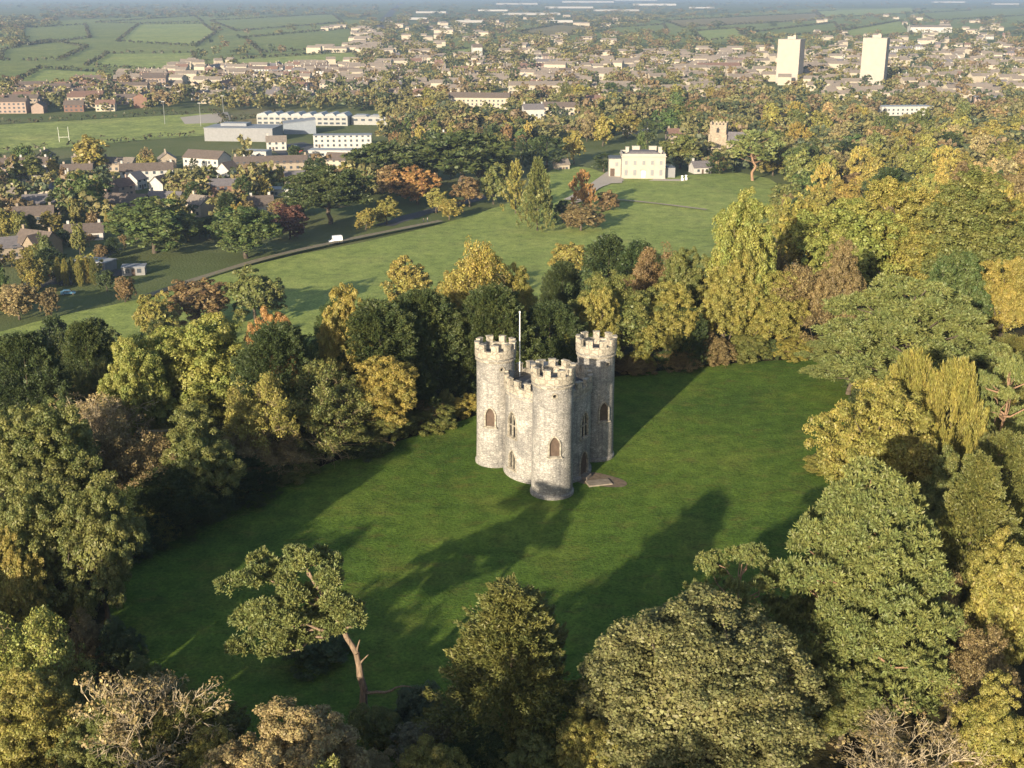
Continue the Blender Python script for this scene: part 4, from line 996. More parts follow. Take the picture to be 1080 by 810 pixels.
house(447, 107, 16, 10, 6.5, 3.4, 1, 'white', -20, "white house with steep red roof left of the cream crescent", chim=1)
house(503, 62, 13, 13, 15, 4, 0, 'white', 10, "white tower-like house standing alone in far woods", chim=0, floors=4)
house(980, 34, 90, 30, 11, 4, 3, 'white', -4, "big white group building on the far right beyond the estate", "hall", "building", 2)
def school():
    x, y = spot(322, 131, 34); s = empty("school", (x, y, LOW), R(-5)); tag(s, "long white school with a saw-tooth roof, left of the golden trees", "school"); s.scale.z = .78
    o = MB().box((0, 0, 3.6), (62, 16, 8.8)).build("wall", WALLM, s); o.color = (.27, .265, .25, 1)
    m = MB()
    for k in range(8):
        xx = -31 + 7.75 * k; m.prism([(xx + .1, 8.02), (xx + 7.6, 8.02), (xx + 5.4, 10.6), (xx + .6, 9.4)], -7.9, 7.9)
    m.build("saw_tooth_roof", SHEDROOF, s)
    wm = MB().box((0, 0, 0), (2.6, .14, 1.7)).mesh("window", GLASS)
    for k in range(15):
        for z in (2.0, 5.6): link("window", wm, s, (-29 + 4.1 * k, -8.02, z))
    o = MB().box((55, 6, 3), (46, 14, 7.6)).build("wing", WALLM, s); o.color = (.26, .255, .24, 1)
    m = MB()
    for k in range(4): m.box((37.5 + 11.5 * k, 6, 7.4), (10.6, 13, 1.2), taper=.7)
    m.build("wing_roof", SHEDROOF, s)
    for k in range(9): link("window", wm, s, (35 + 5 * k, -1.02, 4.2))
    x, y = spot(258, 147, 26); g = empty("sports_hall", (x, y, LOW), R(-6)); tag(g, "grey flat-roofed sports hall at the right end of the sports field", "hall")
    o = MB().box((0, 0, 3.4), (42, 22, 8.4)).build("wall", WALLM, g); o.color = (.20, .20, .205, 1)
    MB().box((0, 0, 7.8), (42.6, 22.6, .4)).build("roof", GREYROOF, g); MB().box((-6, 4, 8.8), (16, 10, 1.6)).build("roof_light", GREYROOF, g)
    x, y = spot(316, 140, 12); g = empty("sports_hall", (x, y, LOW), R(12)); tag(g, "grey-blue hall with a sloping roof in front of the white school", "hall")
    o = MB().prism([(-10, -.8), (10, -.8), (10, 8.5), (-10, 6.5)], -8, 8).build("wall", WALLM, g); o.color = (.19, .21, .24, 1)
    MB().prism([(-10.3, 6.53), (10.3, 8.59), (10.3, 8.85), (-10.3, 6.8)], -8.3, 8.3).build("roof", GREYROOF, g)
school()
def tower_block(u, v, H, rz, label):
    x, y = spot(u, v, 16); t = empty("tower_block", (x, y, LOW), R(rz)); tag(t, label, "tower block")
    W, Dp = 21, 18; nf = 15
    m = MB().box((0, 0, H / 2 - .5), (W, Dp, H + 1))
    for k in range(5): m.box((-W / 2 + W * k / 4, 0, H / 2), (.7, Dp + .5, H + .4))
    for k in range(4): m.box((0, -Dp / 2 + Dp * k / 3, H / 2), (W + .5, .7, H + .3))
    m.build("wall", CONC, t)
    MB().box((.5, .5, H + 1.7), (8, 7, 3.0)).box((2.5, 1, H + 3.6), (2.5, 2.5, 1.2)).build("roof_plant_room", CONC, t)
    MB().box((0, 0, H + .36), (W + .9, Dp + .9, .5)).build("parapet", CONC, t)
    wm = MB().box((0, 0, 0), (2.5, .12, 1.3)).mesh("window", plain("tower_window", (.085, .08, .08), .3, .1))
    fh = (H - 2) / nf
    for f in range(nf):
        for k in range(4): link("window", wm, t, (-W / 2 + W * (k + .5) / 4, -Dp / 2 - .01, 1.8 + fh * f + fh * .5))
        for k in range(2): link("window", wm, t, (W / 2 + .01, -Dp / 2 + Dp * (k + .5) / 3, 1.8 + fh * f + fh * .5), math.pi / 2)
tower_block(832, 87.5, 41, -28, "pale concrete tower block, left one of two, rising over the trees")
tower_block(920, 91.5, 44, -25, "pale concrete tower block, taller right one of two, above the white flat-roofed building")
def mansion():
    x, y = spot(679, 191, 17); y += 8; b = empty("mansion", (x, y, LOW + .9), R(-2)); tag(b, "cream neoclassical mansion with flat parapet and chimneys facing the meadow", "mansion")
    W, Dp, H = 20.5, 15, 10.4
    MB().box((0, 0, H / 2 - 1), (W, Dp, H + 2)).build("wall", CREAM, b)
    MB().box((0, -.1, .2), (W + .3, Dp + .5, .9)).build("plinth", CREAM, b)
    MB().box((0, 0, H + .15), (W + .9, Dp + .9, .35)).box((0, 0, 5.35), (W + .16, Dp + .16, .28)).build("cornice", CREAM, b)
    m = MB()
    for cx, cy, dx, dy in ((0, -Dp / 2 + .2, W, .4), (0, Dp / 2 - .2, W, .4), (-W / 2 + .2, 0, .4, Dp - .8), (W / 2 - .2, 0, .4, Dp - .8)): m.box((cx, cy, H + .85), (dx, dy, 1.05))
    m.build("parapet", CREAM, b)
    rf = MB().box((0, 0, H + 1.2), (W - 2, Dp - 2, 1.7), taper=.62).build("roof", ROOFS[2], b)
    for cx, cy, wd in ((-3.2, 3.2, 3.6), (4.8, 3.2, 3.6), (-7.5, 0, 1.6), (8, -.5, 1.6)):
        MB().box((cx, cy, H + 2.2), (wd, 1.4, 2.8)).box((cx, cy, H + 3.7), (wd + .3, 1.7, .25)).build("chimney", CREAM, rf)
    up, lo = MB(), MB()
    up.box((0, 0, 0), (1.3, .16, 1.9)); lo.box((0, 0, 0), (1.4, .16, 2.7)); um, lm = up.mesh("window", PALEGLASS), lo.mesh("window", PALEGLASS)
    sur = MB().ringprism([(-.9, -1.25), (.9, -1.25), (.9, 1.3), (-.9, 1.3)], [(-.65, -.95), (.65, -.95), (.65, .95), (-.65, .95)], -.12, .05).mesh("frame", CREAM)
    for k in range(5):
        xx = -8.2 + 4.1 * k; wv = link("window", um, b, (xx, -Dp / 2 - .03, 7.6)); link("frame", sur, wv, (0, 0, 0))
        if k != 2: link("window", lm, b, (xx, -Dp / 2 - .03, 3.0))
        for yy in ((-4.5, 0, 4.5) if k == 0 else ()):
            link("window", um, b, (-W / 2 - .03, yy, 7.6), math.pi / 2)
    dr = MB().box((0, -Dp / 2 - .05, 2.2), (1.7, .2, 3.4)).build("door", WHITE, b)
    MB().prism([(-2, 4.2), (2, 4.2), (0, 5.2)], -Dp / 2 - .5, -Dp / 2 - .02).build("pediment", CREAM, dr)
    MB().box((-W / 2 - 3, 2, 4), (5.6, 9, 9.6)).build("wing", CREAM, b); MB().box((-W / 2 - 3, 2, 9.0), (6.2, 9.6, .5)).build("wing_roof", LEAD, b)
    MB().box((-W / 2 - 4.2, -2.7, 2.4), (2.0, .2, 3.6)).build("door", WOOD, b); MB().box((-W / 2 - 2.2, -2.6, 6.2), (1.3, .16, 1.9)).build("window", PALEGLASS, b)
    cs = MB().box((W / 2 + 2.6, 1, 2), (5, 9, 5.6)).build("conservatory", PALEGLASS, b); MB().box((W / 2 + 2.6, 1, 5.2), (5.4, 9.4, .8), taper=.6).build("glass_roof", GLASS, cs)
    MB().box((2, -Dp / 2 - 3.4, -.15), (34, 6, .7)).build("terrace", PAVE, b)
    for k, xx in enumerate((17.5, 19.5)):
        u_ = empty("garden_urn", (x + xx, y - 12.5 + k * 1.5, LOW + .5)); tag(u_, ("white stone urn on the end of the mansion's terrace, outer one of two", "white stone urn on the end of the mansion's terrace, inner one of two")[1 - k], "urn")
        MB().box((0, 0, .6), (1, 1, 1.8)).box((0, 0, 1.58), (1.2, 1.2, .15)).build("pedestal", WHITE, u_)
        MB().lathe([(.2, 1.66), (.18, 1.9), (.55, 2.4), (.62, 2.75), (.5, 2.8)], seg=14).build("bowl", WHITE, u_)
mansion()
def church():
    x, y = spot(757, 160, 12); c = empty("church", (x, y, LOW), R(-16)); tag(c, "square stone church tower with nave behind, among trees right of the mansion", "church")
    m = MB().box((0, 0, 7), (9, 9, 16)).box((0, 0, .8), (9.5, 9.5, 2.6)).box((0, 0, 10), (9.2, 9.2, .3)).box((0, 0, 15.1), (9.4, 9.4, .35))
    for sx in (-1, 1):
        for sy in (-1, 1): m.box((sx * 4.4, sy * 4.4, 4.5), (1.6, 1.6, 11), taper=.85)
    tw = m.build("tower", OLDSTONE, c); m = MB()
    for k in range(5):
        for s in (-1, 1): m.box((-3.9 + 1.95 * k, s * 4.35, 15.9), (1.0, .5, 1.2)).box((s * 4.35, -3.9 + 1.95 * k, 15.9), (.5, .98, 1.18))
    m.build("battlement", OLDSTONE, tw)
    for a in range(4):
        lm = MB().prism([(-.8, 0), (.8, 0), (.8, 2), (0, 3), (-.8, 2)], -4.53, -4.45).build("belfry_opening", DARK, tw, (0, 0, 11), a * math.pi / 2)
    o = gable_shell(18, 9, 6, 5); [setattr(v, 'co', v.co + Vector((13.6, 0, 0))) for v in o.bm.verts]; o.build("nave", OLDSTONE, c)
    o = roof_slab(18, 9, 6, 5); [setattr(v, 'co', v.co + Vector((13.6, 0, 0))) for v in o.bm.verts]; o.build("nave_roof", ROOFS[2], c)
church()
for u, v, r_ in ((757, 166, 9), (757, 173, 8), (953, 128, 22), (953, 134, 16), (935, 128, 14), (970, 127, 14), (832, 93, 14), (920, 97, 14), (335, 146, 9), (506, 121, 24), (562, 132, 10), (592, 127, 14), (757, 81, 22)):
    KEEP.append((*hit(u, v), r_))
# estates: rows of houses over the ground
def estate(px, sx, sy, rot, n, kinds, walls, roofs, label, group):
    g = [hit(*p) for p in px]; cx, cy = sum(p[0] for p in g) / len(g), sum(p[1] for p in g) / len(g); rad = max(math.hypot(p[0] - cx, p[1] - cy) for p in g); c = []
    a = R(rot); i = int(rad / sx) + 1; j = int(rad / sy) + 1
    for p in range(-i, i + 1):
        for q in range(-j, j + 1):
            lx, ly = p * sx + rnd.uniform(-2, 2), q * sy + rnd.uniform(-4, 4) + 8 * math.sin(p * .35)
            x, y = cx + lx * math.cos(a) - ly * math.sin(a), cy + lx * math.sin(a) + ly * math.cos(a)
            if inside((x, y), g) and not any(inside((x, y), f) for f in FIELD_POLYS) and not any(math.hypot(x - k[0], y - k[1]) < k[2] + 8 for k in KEEP): c.append((x, y))
    rnd.shuffle(c)
    for x, y in c[:n]:
        small_house(x, y, a + (math.pi / 2 if rnd.random() < .15 else 0) + rnd.uniform(-.12, .12), rnd.choice(kinds), rnd.choice(roofs), rnd.choice(walls), label, group); KEEP.append((x, y, 4.5))
    print('estate', group, min(n, len(c)), len(c))
estate([(-15, 124), (175, 114), (175, 88), (100, 88), (-15, 100)], 22, 30, 8, 38, ['semi', 'terrace', 'flats', 'semi'], ['brick', 'pink', 'buff', 'cream'], [0, 0, 1], "small red-brown house in the strip between the sports field and the far pasture", "houses beyond the sports field")
estate([(175, 112), (290, 112), (425, 108), (430, 78), (330, 70), (190, 74), (130, 86)], 19, 30, -6, 104, ['semi', 'semi', 'detached', 'terrace', 'bungalow'], ['white', 'cream', 'pink', 'cream', 'buff'], [0, 0, 3, 3, 2, 1], "small pale house in the dense estate behind the white school", "houses of the dense estate")
estate([(400, 112), (640, 112), (640, 62), (400, 62)], 26, 44, 5, 40, ['semi', 'detached', 'detached', 'terrace'], ['white', 'cream', 'buff', 'pink'], [0, 3, 1, 2], "small pale house among the trees in the middle of the town", "houses in the middle of the town")
estate([(640, 100), (840, 90), (830, 58), (700, 62)], 26, 40, 8, 20, ['semi', 'terrace', 'semi'], ['white', 'cream', 'pink'], [0, 1, 3], "small house among the trees left of and behind the left tower block", "houses near the tower blocks")
estate([(850, 82), (1085, 112), (1085, 38), (950, 45), (880, 62)], 24, 40, -12, 52, ['semi', 'detached', 'terrace', 'semi'], ['white', 'white', 'cream', 'pink'], [0, 3, 1, 2], "small pale house in the estate right of the tower blocks", "houses right of the tower blocks")
n_keep = len(KEEP)
estate([(-15, 178), (120, 172), (250, 182), (330, 190), (330, 232), (215, 245), (120, 252), (-15, 252)], 21, 30, 12, 27, ['semi', 'detached', 'detached', 'bungalow'], ['white', 'cream', 'white', 'pink', 'buff'], [0, 3, 2, 0], "small house half hidden by garden trees between the sports field and the meadow", "houses in the leafy near suburb")
for x, y, r_ in list(KEEP[n_keep:]): KEEP.append((x * .99, y - 8, 2.5)); KEEP.append((x, y, 5.5))
def far_mesh_houses():                           # beyond those: countless specks
    V, F, MI = [], [], []; n = 0
    for k in range(900):
        u, v = rnd.choice([(rnd.uniform(400, 660), rnd.uniform(18, 100)), (rnd.uniform(850, 1085), rnd.uniform(18, 110)), (rnd.uniform(640, 860), rnd.uniform(55, 90)), (rnd.uniform(130, 420), rnd.uniform(68, 92)), (rnd.uniform(560, 1085), rnd.uniform(60, 105)), (rnd.uniform(330, 400), rnd.uniform(30, 60))])
        x, y = hit(u, v)
        if any(inside((x, y), f) for f in FIELD_POLYS) or any((x - q[0]) ** 2 + (y - q[1]) ** 2 < (q[2] + 9) ** 2 for q in KEEP): continue
        KEEP.append((x, y, 5)); a = rnd.uniform(-.4, .4); w_, d, h = rnd.uniform(9, 28), 9, rnd.uniform(5, 8); cs, sn = math.cos(a), math.sin(a)
        P = [(-w_ / 2, -d / 2, 0), (w_ / 2, -d / 2, 0), (w_ / 2, d / 2, 0), (-w_ / 2, d / 2, 0), (-w_ / 2, -d / 2, h), (w_ / 2, -d / 2, h), (w_ / 2, d / 2, h), (-w_ / 2, d / 2, h), (-w_ / 2, 0, h + 3), (w_ / 2, 0, h + 3)]
        V += [(x + p[0] * cs - p[1] * sn, y + p[0] * sn + p[1] * cs, LOW + p[2]) for p in P]
        for f, m in (((0, 1, 5, 4), 0), ((1, 2, 6, 5), 0), ((2, 3, 7, 6), 0), ((3, 0, 4, 7), 0), ((4, 5, 9, 8), 1), ((7, 8, 9, 6), 1), ((5, 6, 9, 9), 0), ((7, 4, 8, 8), 0)):
            if len(set(f)) == 4: F.append([n + q for q in f]); MI.append(m)
            else: F.append([n + f[0], n + f[1], n + f[2], n + f[2]]); MI.append(m)
        n += 10
    F2 = [list(dict.fromkeys(f)) for f in F]; me = bpy.data.meshes.new("far_houses"); me.from_pydata(V, [], F2); me.materials.append(WALLM); me.materials.append(ROOFS[3])
    for p, m in zip(me.polygons, MI): p.material_index = m
    o = link("far_houses", me); o.color = (*WALLC['cream'], 1); tag(o, "scatter of tiny pale houses far out on the plain", "houses", None, 'stuff')
far_mesh_houses()
WH = [(455, 14, 150, 40, 9), (500, 24, 130, 40, 8), (560, 16, 260, 70, 10), (600, 9, 300, 80, 12), (650, 12, 240, 60, 10), (690, 6, 330, 80, 14), (470, 30, 90, 30, 7), (520, 12, 160, 50, 9), (620, 3, 500, 90, 16), (740, 9, 160, 60, 9), (585, 24, 120, 35, 8), (440, 21, 80, 30, 8), (1000, 3, 300, 80, 12), (1060, 5, 200, 70, 11), (545, 5, 340, 80, 13), (670, 1, 500, 100, 18)]
for k, (u, v, w_, d, h) in enumerate(WH):
    x, y = hit(u, v); KEEP.append((x, y, w_ * .6)); b = empty("warehouse", (x, y, LOW), R(rnd.uniform(-6, 6))); tag(b, "wide white industrial shed far out on the plain near the horizon", "warehouse", "industrial sheds near the horizon")
    o = MB().box((0, 0, h / 2), (w_ * .85, d * .9, h * .8)).build("wall", WALLM, b); q = rnd.uniform(.7, 1.1); o.color = (.31 * q, .295 * q, .275 * q, 1); MB().box((0, 0, h * .8 + .5), (w_ * .86, d * .91, 1.2), taper=.9).build("roof", SHEDROOF if k % 3 else GREYROOF, b)
def fill(poly_px, n, kinds, Hr, Rr, label, group, k=.72):
    g = [hit(*p) for p in poly_px] if not isinstance(poly_px[0][0], float) else poly_px
    x0, x1, y0, y1 = min(p[0] for p in g), max(p[0] for p in g), min(p[1] for p in g), max(p[1] for p in g); got = 0
    for _ in range(n * 40):
        if got >= n: break
        x, y = rnd.uniform(x0, x1), rnd.uniform(y0, y1); rad = rnd.uniform(*Rr)
        if not inside((x, y), g) or not free(x, y, rad * .9, k): continue
        kind, col = rnd.choice(kinds)
        tree(kind, x, y, rnd.uniform(*Hr), rad, col, label(kind, col), group, jitter=1); got += 1
    print('fill', group, got)
CN = {'dk': 'dark green', 'yew': 'dark green', 'green': 'green', 'olive': 'olive green', 'lime': 'yellow-green', 'yolive': 'yellow-olive', 'gold': 'golden', 'orange': 'orange', 'rust': 'rusty brown', 'brown': 'brown', 'tan': 'tan', 'maroon': 'dark red', 'pine': 'olive green', 'cyp': 'olive', 'holm': 'olive', 'blue': 'blue-green'}
KN = {'round': 'rounded tree', 'open': 'leafy tree', 'halfbare': 'half-bare tree', 'bare': 'leafless tree', 'yew': 'evergreen', 'cypress': 'pointed conifer', 'column': 'upright tree', 'pine': 'pine', 'flatpine': 'cedar', 'cloudpine': 'pine'}
def lab(place): return lambda k, c: f"{CN[c]} {KN[k]} {place}"
fill([(735, 330), (850, 345), (1085, 330), (1085, 215), (900, 225), (760, 270)], 42, [('open', 'yolive'), ('open', 'olive'), ('round', 'lime'), ('halfbare', 'brown'), ('round', 'yolive'), ('yew', 'dk'), ('open', 'gold')], (12, 16), (3.2, 5), lab("deep in the wood on the slope right of the lawn"), "trees deep in the right wood")
fill([(900.5, 420), (1085, 380), (1085, 800), (880, 800), (900, 600)] if False else [(48.0, 75.0), (46.0, 150.0), (60.0, 165.0), (95.0, 190.0), (90.0, 80.0)], 16, [('open', 'yolive'), ('open', 'olive'), ('halfbare', 'brown'), ('yew', 'cyp'), ('open', 'dk')], (9, 13), (3, 4.5), lab("tucked between the big pines right of the lawn"), "trees between the big pines")
fill([(-75.0, 95.0), (-40.0, 98.0), (-30.0, 120.0), (-5.0, 145.0), (14.0, 165.0), (44.0, 185.0), (60.0, 215.0), (20.0, 230.0), (-60.0, 240.0), (-110.0, 235.0), (-80.0, 150.0)], 42, [('open', 'olive'), ('halfbare', 'brown'), ('open', 'yolive'), ('yew', 'dk'), ('yew', 'yew'), ('halfbare', 'olive')], (10, 15), (3.0, 4.8), lab("buried in the dark wood left of and behind the castle"), "trees deep in the left wood")
fill([(740, 240), (860, 255), (1085, 240), (1085, 130), (900, 130), (760, 135), (740, 160)], 85, [('round', 'olive'), ('round', 'yolive'), ('round', 'gold'), ('open', 'brown'), ('round', 'tan'), ('round', 'green'), ('yew', 'dk'), ('round', 'yolive'), ('column', 'gold')], (11, 18), (5, 8.5), lab("in the valley wood right of the mansion"), "trees in the valley wood")
fill([(-15, 340), (120, 296), (215, 262), (300, 235), (420, 205), (530, 190), (575, 170), (575, 140), (430, 145), (255, 178), (240, 176), (-15, 174)], 135, [('round', 'olive'), ('round', 'yolive'), ('round', 'gold'), ('round', 'rust'), ('round', 'green'), ('yew', 'dk'), ('round', 'brown'), ('round', 'yolive'), ('round', 'green'), ('yew', 'dk'), ('column', 'green')], (7, 13), (2.8, 5.2), lab("among the gardens between sports field and meadow"), "garden trees of the near suburb")
fill([(420, 148), (760, 160), (760, 105), (430, 105)], 40, [('round', 'olive'), ('round', 'yolive'), ('round', 'gold'), ('round', 'brown'), ('round', 'green'), ('yew', 'dk'), ('column', 'olive')], (10, 17), (5, 9), lab("in the parkland belt behind the mansion"), "trees in the belt behind the mansion")
fill([(-15, 180), (250, 180), (330, 190), (330, 250), (215, 262), (120, 275), (-15, 290)], 70, [('round', 'olive'), ('round', 'yolive'), ('yew', 'dk'), ('round', 'brown'), ('halfbare', 'rust'), ('yew', 'yew'), ('halfbare', 'yolive')], (5, 9), (2.0, 3.6), lab("small and low among the gardens of the near suburb"), "small garden trees of the near suburb", .6)
print('TREES', NT, sum(NT.values()))
# ------------------------------------------------------------------ far woods and hedges
def far_wood(name, cols, n, regions, label, seed):
    g = np.random.default_rng(seed); protos = [broadleaf(200 + k, 3) for k in range(5)]
    PV = [np.concatenate(p.V) for p in protos]; PF = [np.concatenate(p.F) for p in protos]; PL = [np.concatenate(p.L) for p in protos]
    V, F, L, K = [], [], [], []; off = 0; got = 0; tries = 0
    tot = [r[1] for r in regions]
    while got < n and tries < n * 8:
        tries += 1
        (u0, u1, v0, v1), _, = rnd.choices(regions, tot)[0]
        x, y = hit(rnd.uniform(u0, u1), rnd.uniform(v0, v1))
        if any(inside((x, y), f) for f in FIELD_POLYS) or inside((x, y), MEADOW): continue
        if any((x - a) ** 2 + (y - b) ** 2 < (c + 3.5) ** 2 for a, b, c in KEEP): continue
        k = rnd.randrange(5); far = y > 1500
        s = rnd.uniform(.65, 1.15) * (1.0 if y < 1500 else 1.5 if y < 2600 else 2.4); hs = s * rnd.uniform(.75, 1.0) if y < 1500 else rnd.uniform(.7, 1.1)
        a = rnd.uniform(0, 6.28); cs, sn = math.cos(a), math.sin(a); p = PV[k]
        V.append(np.column_stack([x + (p[:, 0] * cs - p[:, 1] * sn) * s, y + (p[:, 0] * sn + p[:, 1] * cs) * s, float(T(x, y)) - .8 + p[:, 2] * hs]))
        F.append(PF[k] + off); off += len(p); L.append(PL[k]); c = rnd.random(); K.append(np.full(len(PF[k]), c)); got += 1
    me = npmesh(name, np.concatenate(V), np.concatenate(F), [LEAF], {"leaf": np.concatenate(L), "clump": np.concatenate(K)})
    o = link(name, me); tag(o, label, "woodland", None, 'stuff'); o.color = (*cols[0], 1); o['second_tint'] = list(cols[1]); return o
REG = [((0, 430, 84, 118), 1.9), ((380, 720, 60, 118), 3), ((640, 1080, 78, 132), 3.6), ((380, 700, 20, 60), 3), ((700, 1085, 40, 90), 2.2), ((700, 1085, 18, 40), .6), ((0, 60, 18, 50), .8), ((40, 400, 9, 20), 1.8), ((200, 400, 20, 75), .45), ((640, 1085, 3, 20), 1.4), ((0, 400, 4, 10), .8), ((410, 700, 3, 24), 1.4), ((400, 640, 118, 150), 1.2), ((720, 1085, 125, 185), 2.2), ((250, 420, 170, 215), .5), ((0, 250, 195, 240), .6)]
far_wood("far_woodland", ((.105, .105, .036), (.165, .14, .046)), 2300, REG, "olive green far woods spreading between the houses and fields of the plain", 1)
far_wood("far_woodland", ((.12, .088, .044), (.165, .115, .052)), 900, REG, "rust and brown autumn trees mixed into the far woods of the plain", 2)
far_wood("far_woodland", ((.042, .056, .026), (.068, .08, .034)), 900, REG, "dark green trees and copses mixed into the far woods of the plain", 3)
for k, (g, mi) in enumerate(zip(FIELD_POLYS, FIELDS)):
    rng = np.random.default_rng(900 + k); cl = Cloud(); cen = []
    for i in range(len(g)):
        a, b = np.array(g[i]), np.array(g[(i + 1) % len(g)]); L = np.linalg.norm(b - a); m = max(2, int(L / (5 if g[0][1] < 1000 else 9)))
        for j in range(m):
            p = a + (b - a) * (j / m)
            if rng.random() < .93 and p[1] < 6000: cen.append((*(p + rng.normal(size=2) * .8), LOW + rng.uniform(.8, 2.2)))
    big = g[0][1] >= 1000; cen = np.array(cen); cl.leaves(rng, cen, rng.uniform(1.6, 3.2 if not big else 4.6, len(cen)), 16, .9 if not big else 1.7)
    me = cl.mesh("leaves"); h = link("hedge", me); h.color = (.030, .038, .016, 1); h['second_tint'] = [.06, .05, .022]
    tag(h, "dark hedge running around one of the far fields on the plain", "hedge", "hedges round the far fields")
# ------------------------------------------------------------------ cars, van, people, posts
def car(u, v, rz, col, label, van=False):
    x, y = hit(u, v); c = empty("van" if van else "car", (x, y, float(T(x, y)) + (.27 if inside((x, y), MEADOW) else .11)), R(rz)); tag(c, label, "van" if van else "car")
    if van: body = [(-2.4, .35), (2.4, .35), (2.45, 1.05), (1.75, 1.25), (1.25, 2.2), (1.05, 2.75), (-2.3, 2.8), (-2.45, 1.6)]; wd = 2.0; glass = [(1.32, 1.3), (1.62, 1.3), (1.22, 2.05), (1.0, 2.05)]
    else: body = [(-2.1, .3), (2.1, .3), (2.15, .75), (1.2, .92), (.55, 1.42), (-1.0, 1.45), (-1.75, .98), (-2.15, .9)]; wd = 1.72; glass = [(-1.45, .95), (1.0, .95), (.48, 1.36), (-.95, 1.39)]
    b = MB().prism(body, -wd / 2, wd / 2).build("body", CARP, c); b.color = (*col, 1)
    md = b.modifiers.new("soft", 'BEVEL'); md.width = .09; md.segments = 2
    for s in (-1, 1):
        MB().prism(glass, s * (wd / 2 + .012) - .02, s * (wd / 2 + .012) + .02).build("side_window", GLASS, c)
        for xx in (-1.35, 1.35):
            w0 = MB(); w0.tube((xx, s * (wd / 2 - .16), .32), (xx, s * (wd / 2 + .03), .32), .32, seg=14); wl2 = w0.build("wheel", RUBBER, c)
            MB().tube((xx, s * (wd / 2 + .02), .32), (xx, s * (wd / 2 + .045), .32), .18, seg=10).build("rim", SHEDROOF, wl2)
        MB().box((2.14 if not van else 2.45, s * .58, .66), (.06, .32, .16)).build("headlight", WHITE, c)
    sl = [(1.18, .96), (.6, 1.4)] if not van else [(1.72, 1.3), (1.3, 2.14)]
    MB().prism([(sl[0][0], sl[0][1]), (sl[1][0], sl[1][1]), (sl[1][0] + .04, sl[1][1] + .02), (sl[0][0] + .04, sl[0][1] + .02)], -wd / 2 + .14, wd / 2 - .14).build("windscreen", GLASS, c)
    return c
car(354, 257, 200, (.75, .75, .75), "white high-roofed van parked under the dark spreading cedar by the meadow", True)
car(41, 293, 60, (.42, .50, .58), "pale blue car parked beyond the small golden tree, nearest the stone house")
car(72, 311, 20, (.09, .20, .30), "blue car parked at the edge of the meadow below the poplar row")
car(38, 319, 15, (.45, .50, .55), "silver car parked at the edge of the meadow left of the small brown tree")
car(8, 320, 35, (.03, .03, .04), "black car parked near the left edge")
car(58, 292, 62, (.10, .02, .02), "dark red car parked beside the pale blue car")
car(70, 301, 25, (.03, .035, .05), "dark car parked in front of the poplar row")
for q, (u, v) in enumerate(((292, 158), (302, 157), (312, 156), (318, 161), (306, 162))):
    car(u, v, 80 + q * 3, ((.6, .6, .6), (.1, .1, .12), (.4, .42, .45), (.3, .05, .04), (.15, .2, .3))[q], ("white", "black", "silver", "red", "blue")[q] + " car in the small car park below the white school")
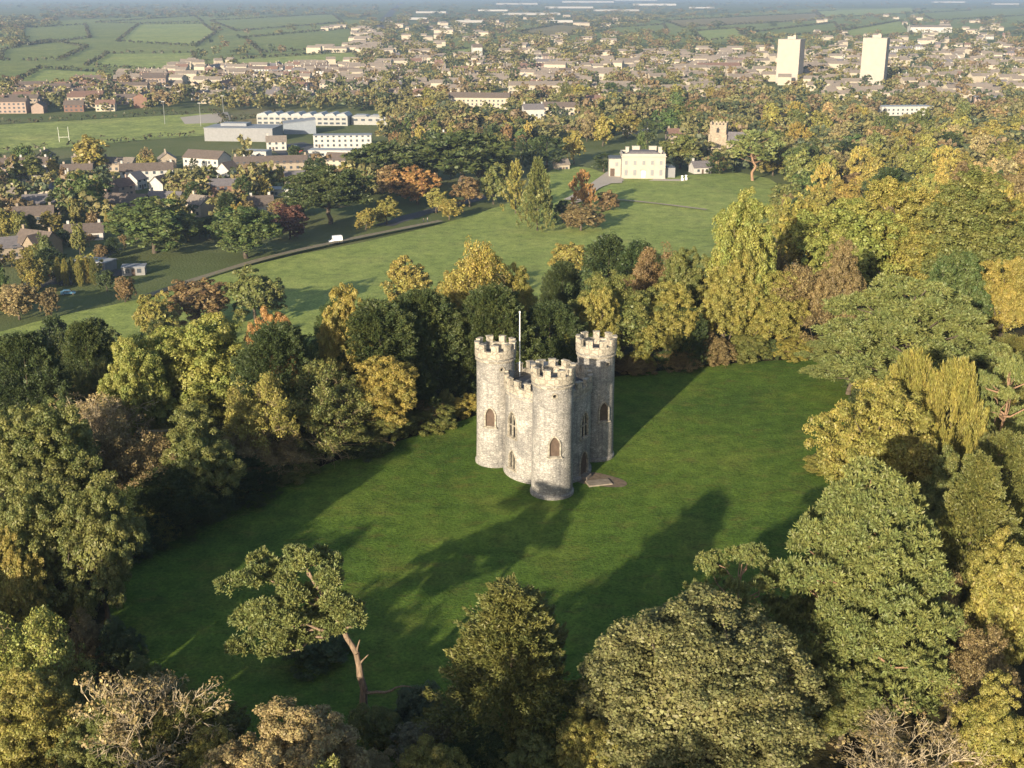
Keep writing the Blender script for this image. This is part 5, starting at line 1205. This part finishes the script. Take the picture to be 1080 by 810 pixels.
def person(u, v, top, legs, label, rz):
    x, y = hit(u, v); bm = bmesh.new(); lay = bm.verts.layers.skin.verify()
    P = [((0, 0, .95), .15), ((0, 0, 1.2), .16), ((0, 0, 1.42), .17), ((0, 0, 1.54), .07), ((0, .01, 1.63), .10), ((0, .01, 1.74), .09), ((-.2, 0, 1.4), .07), ((-.27, .03, 1.12), .05), ((-.24, .14, .9), .04), ((.2, 0, 1.4), .07), ((.27, -.03, 1.12), .05), ((.25, .05, .88), .04), ((-.1, 0, .88), .11), ((-.1, .1, .48), .075), ((-.1, .06, .05), .055), ((-.1, .2, .04), .05), ((.1, 0, .88), .11), ((.1, -.08, .48), .075), ((.1, -.2, .06), .055), ((.1, -.07, .03), .05)]
    vs = [bm.verts.new(p) for p, r in P]
    for v_, (p, r) in zip(vs, P): v_[lay].radius = (r, r)
    vs[0][lay].use_root = True
    for a, b in ((0, 1), (1, 2), (2, 3), (3, 4), (4, 5), (2, 6), (6, 7), (7, 8), (2, 9), (9, 10), (10, 11), (0, 12), (12, 13), (13, 14), (14, 15), (0, 16), (16, 17), (17, 18), (18, 19)): bm.edges.new((vs[a], vs[b]))
    me = bpy.data.meshes.new("person"); bm.to_mesh(me); bm.free()
    o = bpy.data.objects.new("tmp", me); C.objects.link(o); o.modifiers.new("s", 'SKIN'); sd = o.modifiers.new("d", 'SUBSURF'); sd.levels = 1
    me2 = bpy.data.meshes.new_from_object(o.evaluated_get(bpy.context.evaluated_depsgraph_get())); bpy.data.objects.remove(o)
    me2.materials.clear()
    for n_, c_ in (("coat", top), ("trousers", legs), ("skin", (.5, .3, .22)), ("hair", (.05, .035, .025))): me2.materials.append(plain("person_" + n_, c_, .9, .1, 5))
    for p in me2.polygons:
        z = p.center.z; p.material_index = 1 if z < .9 and abs(p.center.x) < .2 else 0 if z < 1.5 else 3 if z > 1.74 or (z > 1.6 and p.center.y < -.02) else 2
    r = link("person", me2, None, (x, y, float(T(x, y)) + 1.26), R(rz)); tag(r, label, "person")
person(447, 238.5, (.05, .05, .07), (.03, .03, .04), "person in dark coat walking on the park path, left of two", 100)
person(451, 237.5, (.30, .28, .26), (.04, .05, .09), "person in pale coat walking on the park path, right of two", 110)
def posts():
    x, y = hit(68, 150); g = empty("rugby_goal", (x, y, LOW), R(15)); tag(g, "white H-shaped rugby goal on the sports field at the left", "goal")
    for s in (-1, 1): MB().tube((s * 2.8, 0, 0), (s * 2.8, 0, 9), .09, .07).build("post", WHITE, g)
    MB().tube((-2.8, 0, 3), (2.8, 0, 3), .08).build("crossbar", WHITE, g)
    for k, (u, v, h) in enumerate(((174, 131, 15), (212, 133, 15), (236, 122, 14))):
        x, y = hit(u, v); m = empty("floodlight_mast", (x, y, LOW)); tag(m, ("slim floodlight mast left of the school's grey court", "slim floodlight mast at the front right of the school's grey court", "slim floodlight mast behind the grey sports hall")[k], "mast")
        MB().tube((0, 0, 0), (0, 0, h), .16, .09).build("pole", SHEDROOF, m); MB().box((0, -.1, h), (2.2, .4, .5)).build("lamp_bar", SHEDROOF, m)
posts()
def haze():
    m, nt, out = newmat("haze_air"); v = nt.nodes.new("ShaderNodeVolumePrincipled")
    v.inputs['Color'].default_value = (.52, .68, .95, 1); v.inputs['Density'].default_value = .00010; v.inputs['Anisotropy'].default_value = 0.2
    nt.links.new(v.outputs[0], out.inputs['Volume'])
    o = MB().box((0, 9800, 13), (40400, 20800, 98)).build("haze", m); o['kind'] = 'stuff'
HAZE = True
if HAZE: haze()
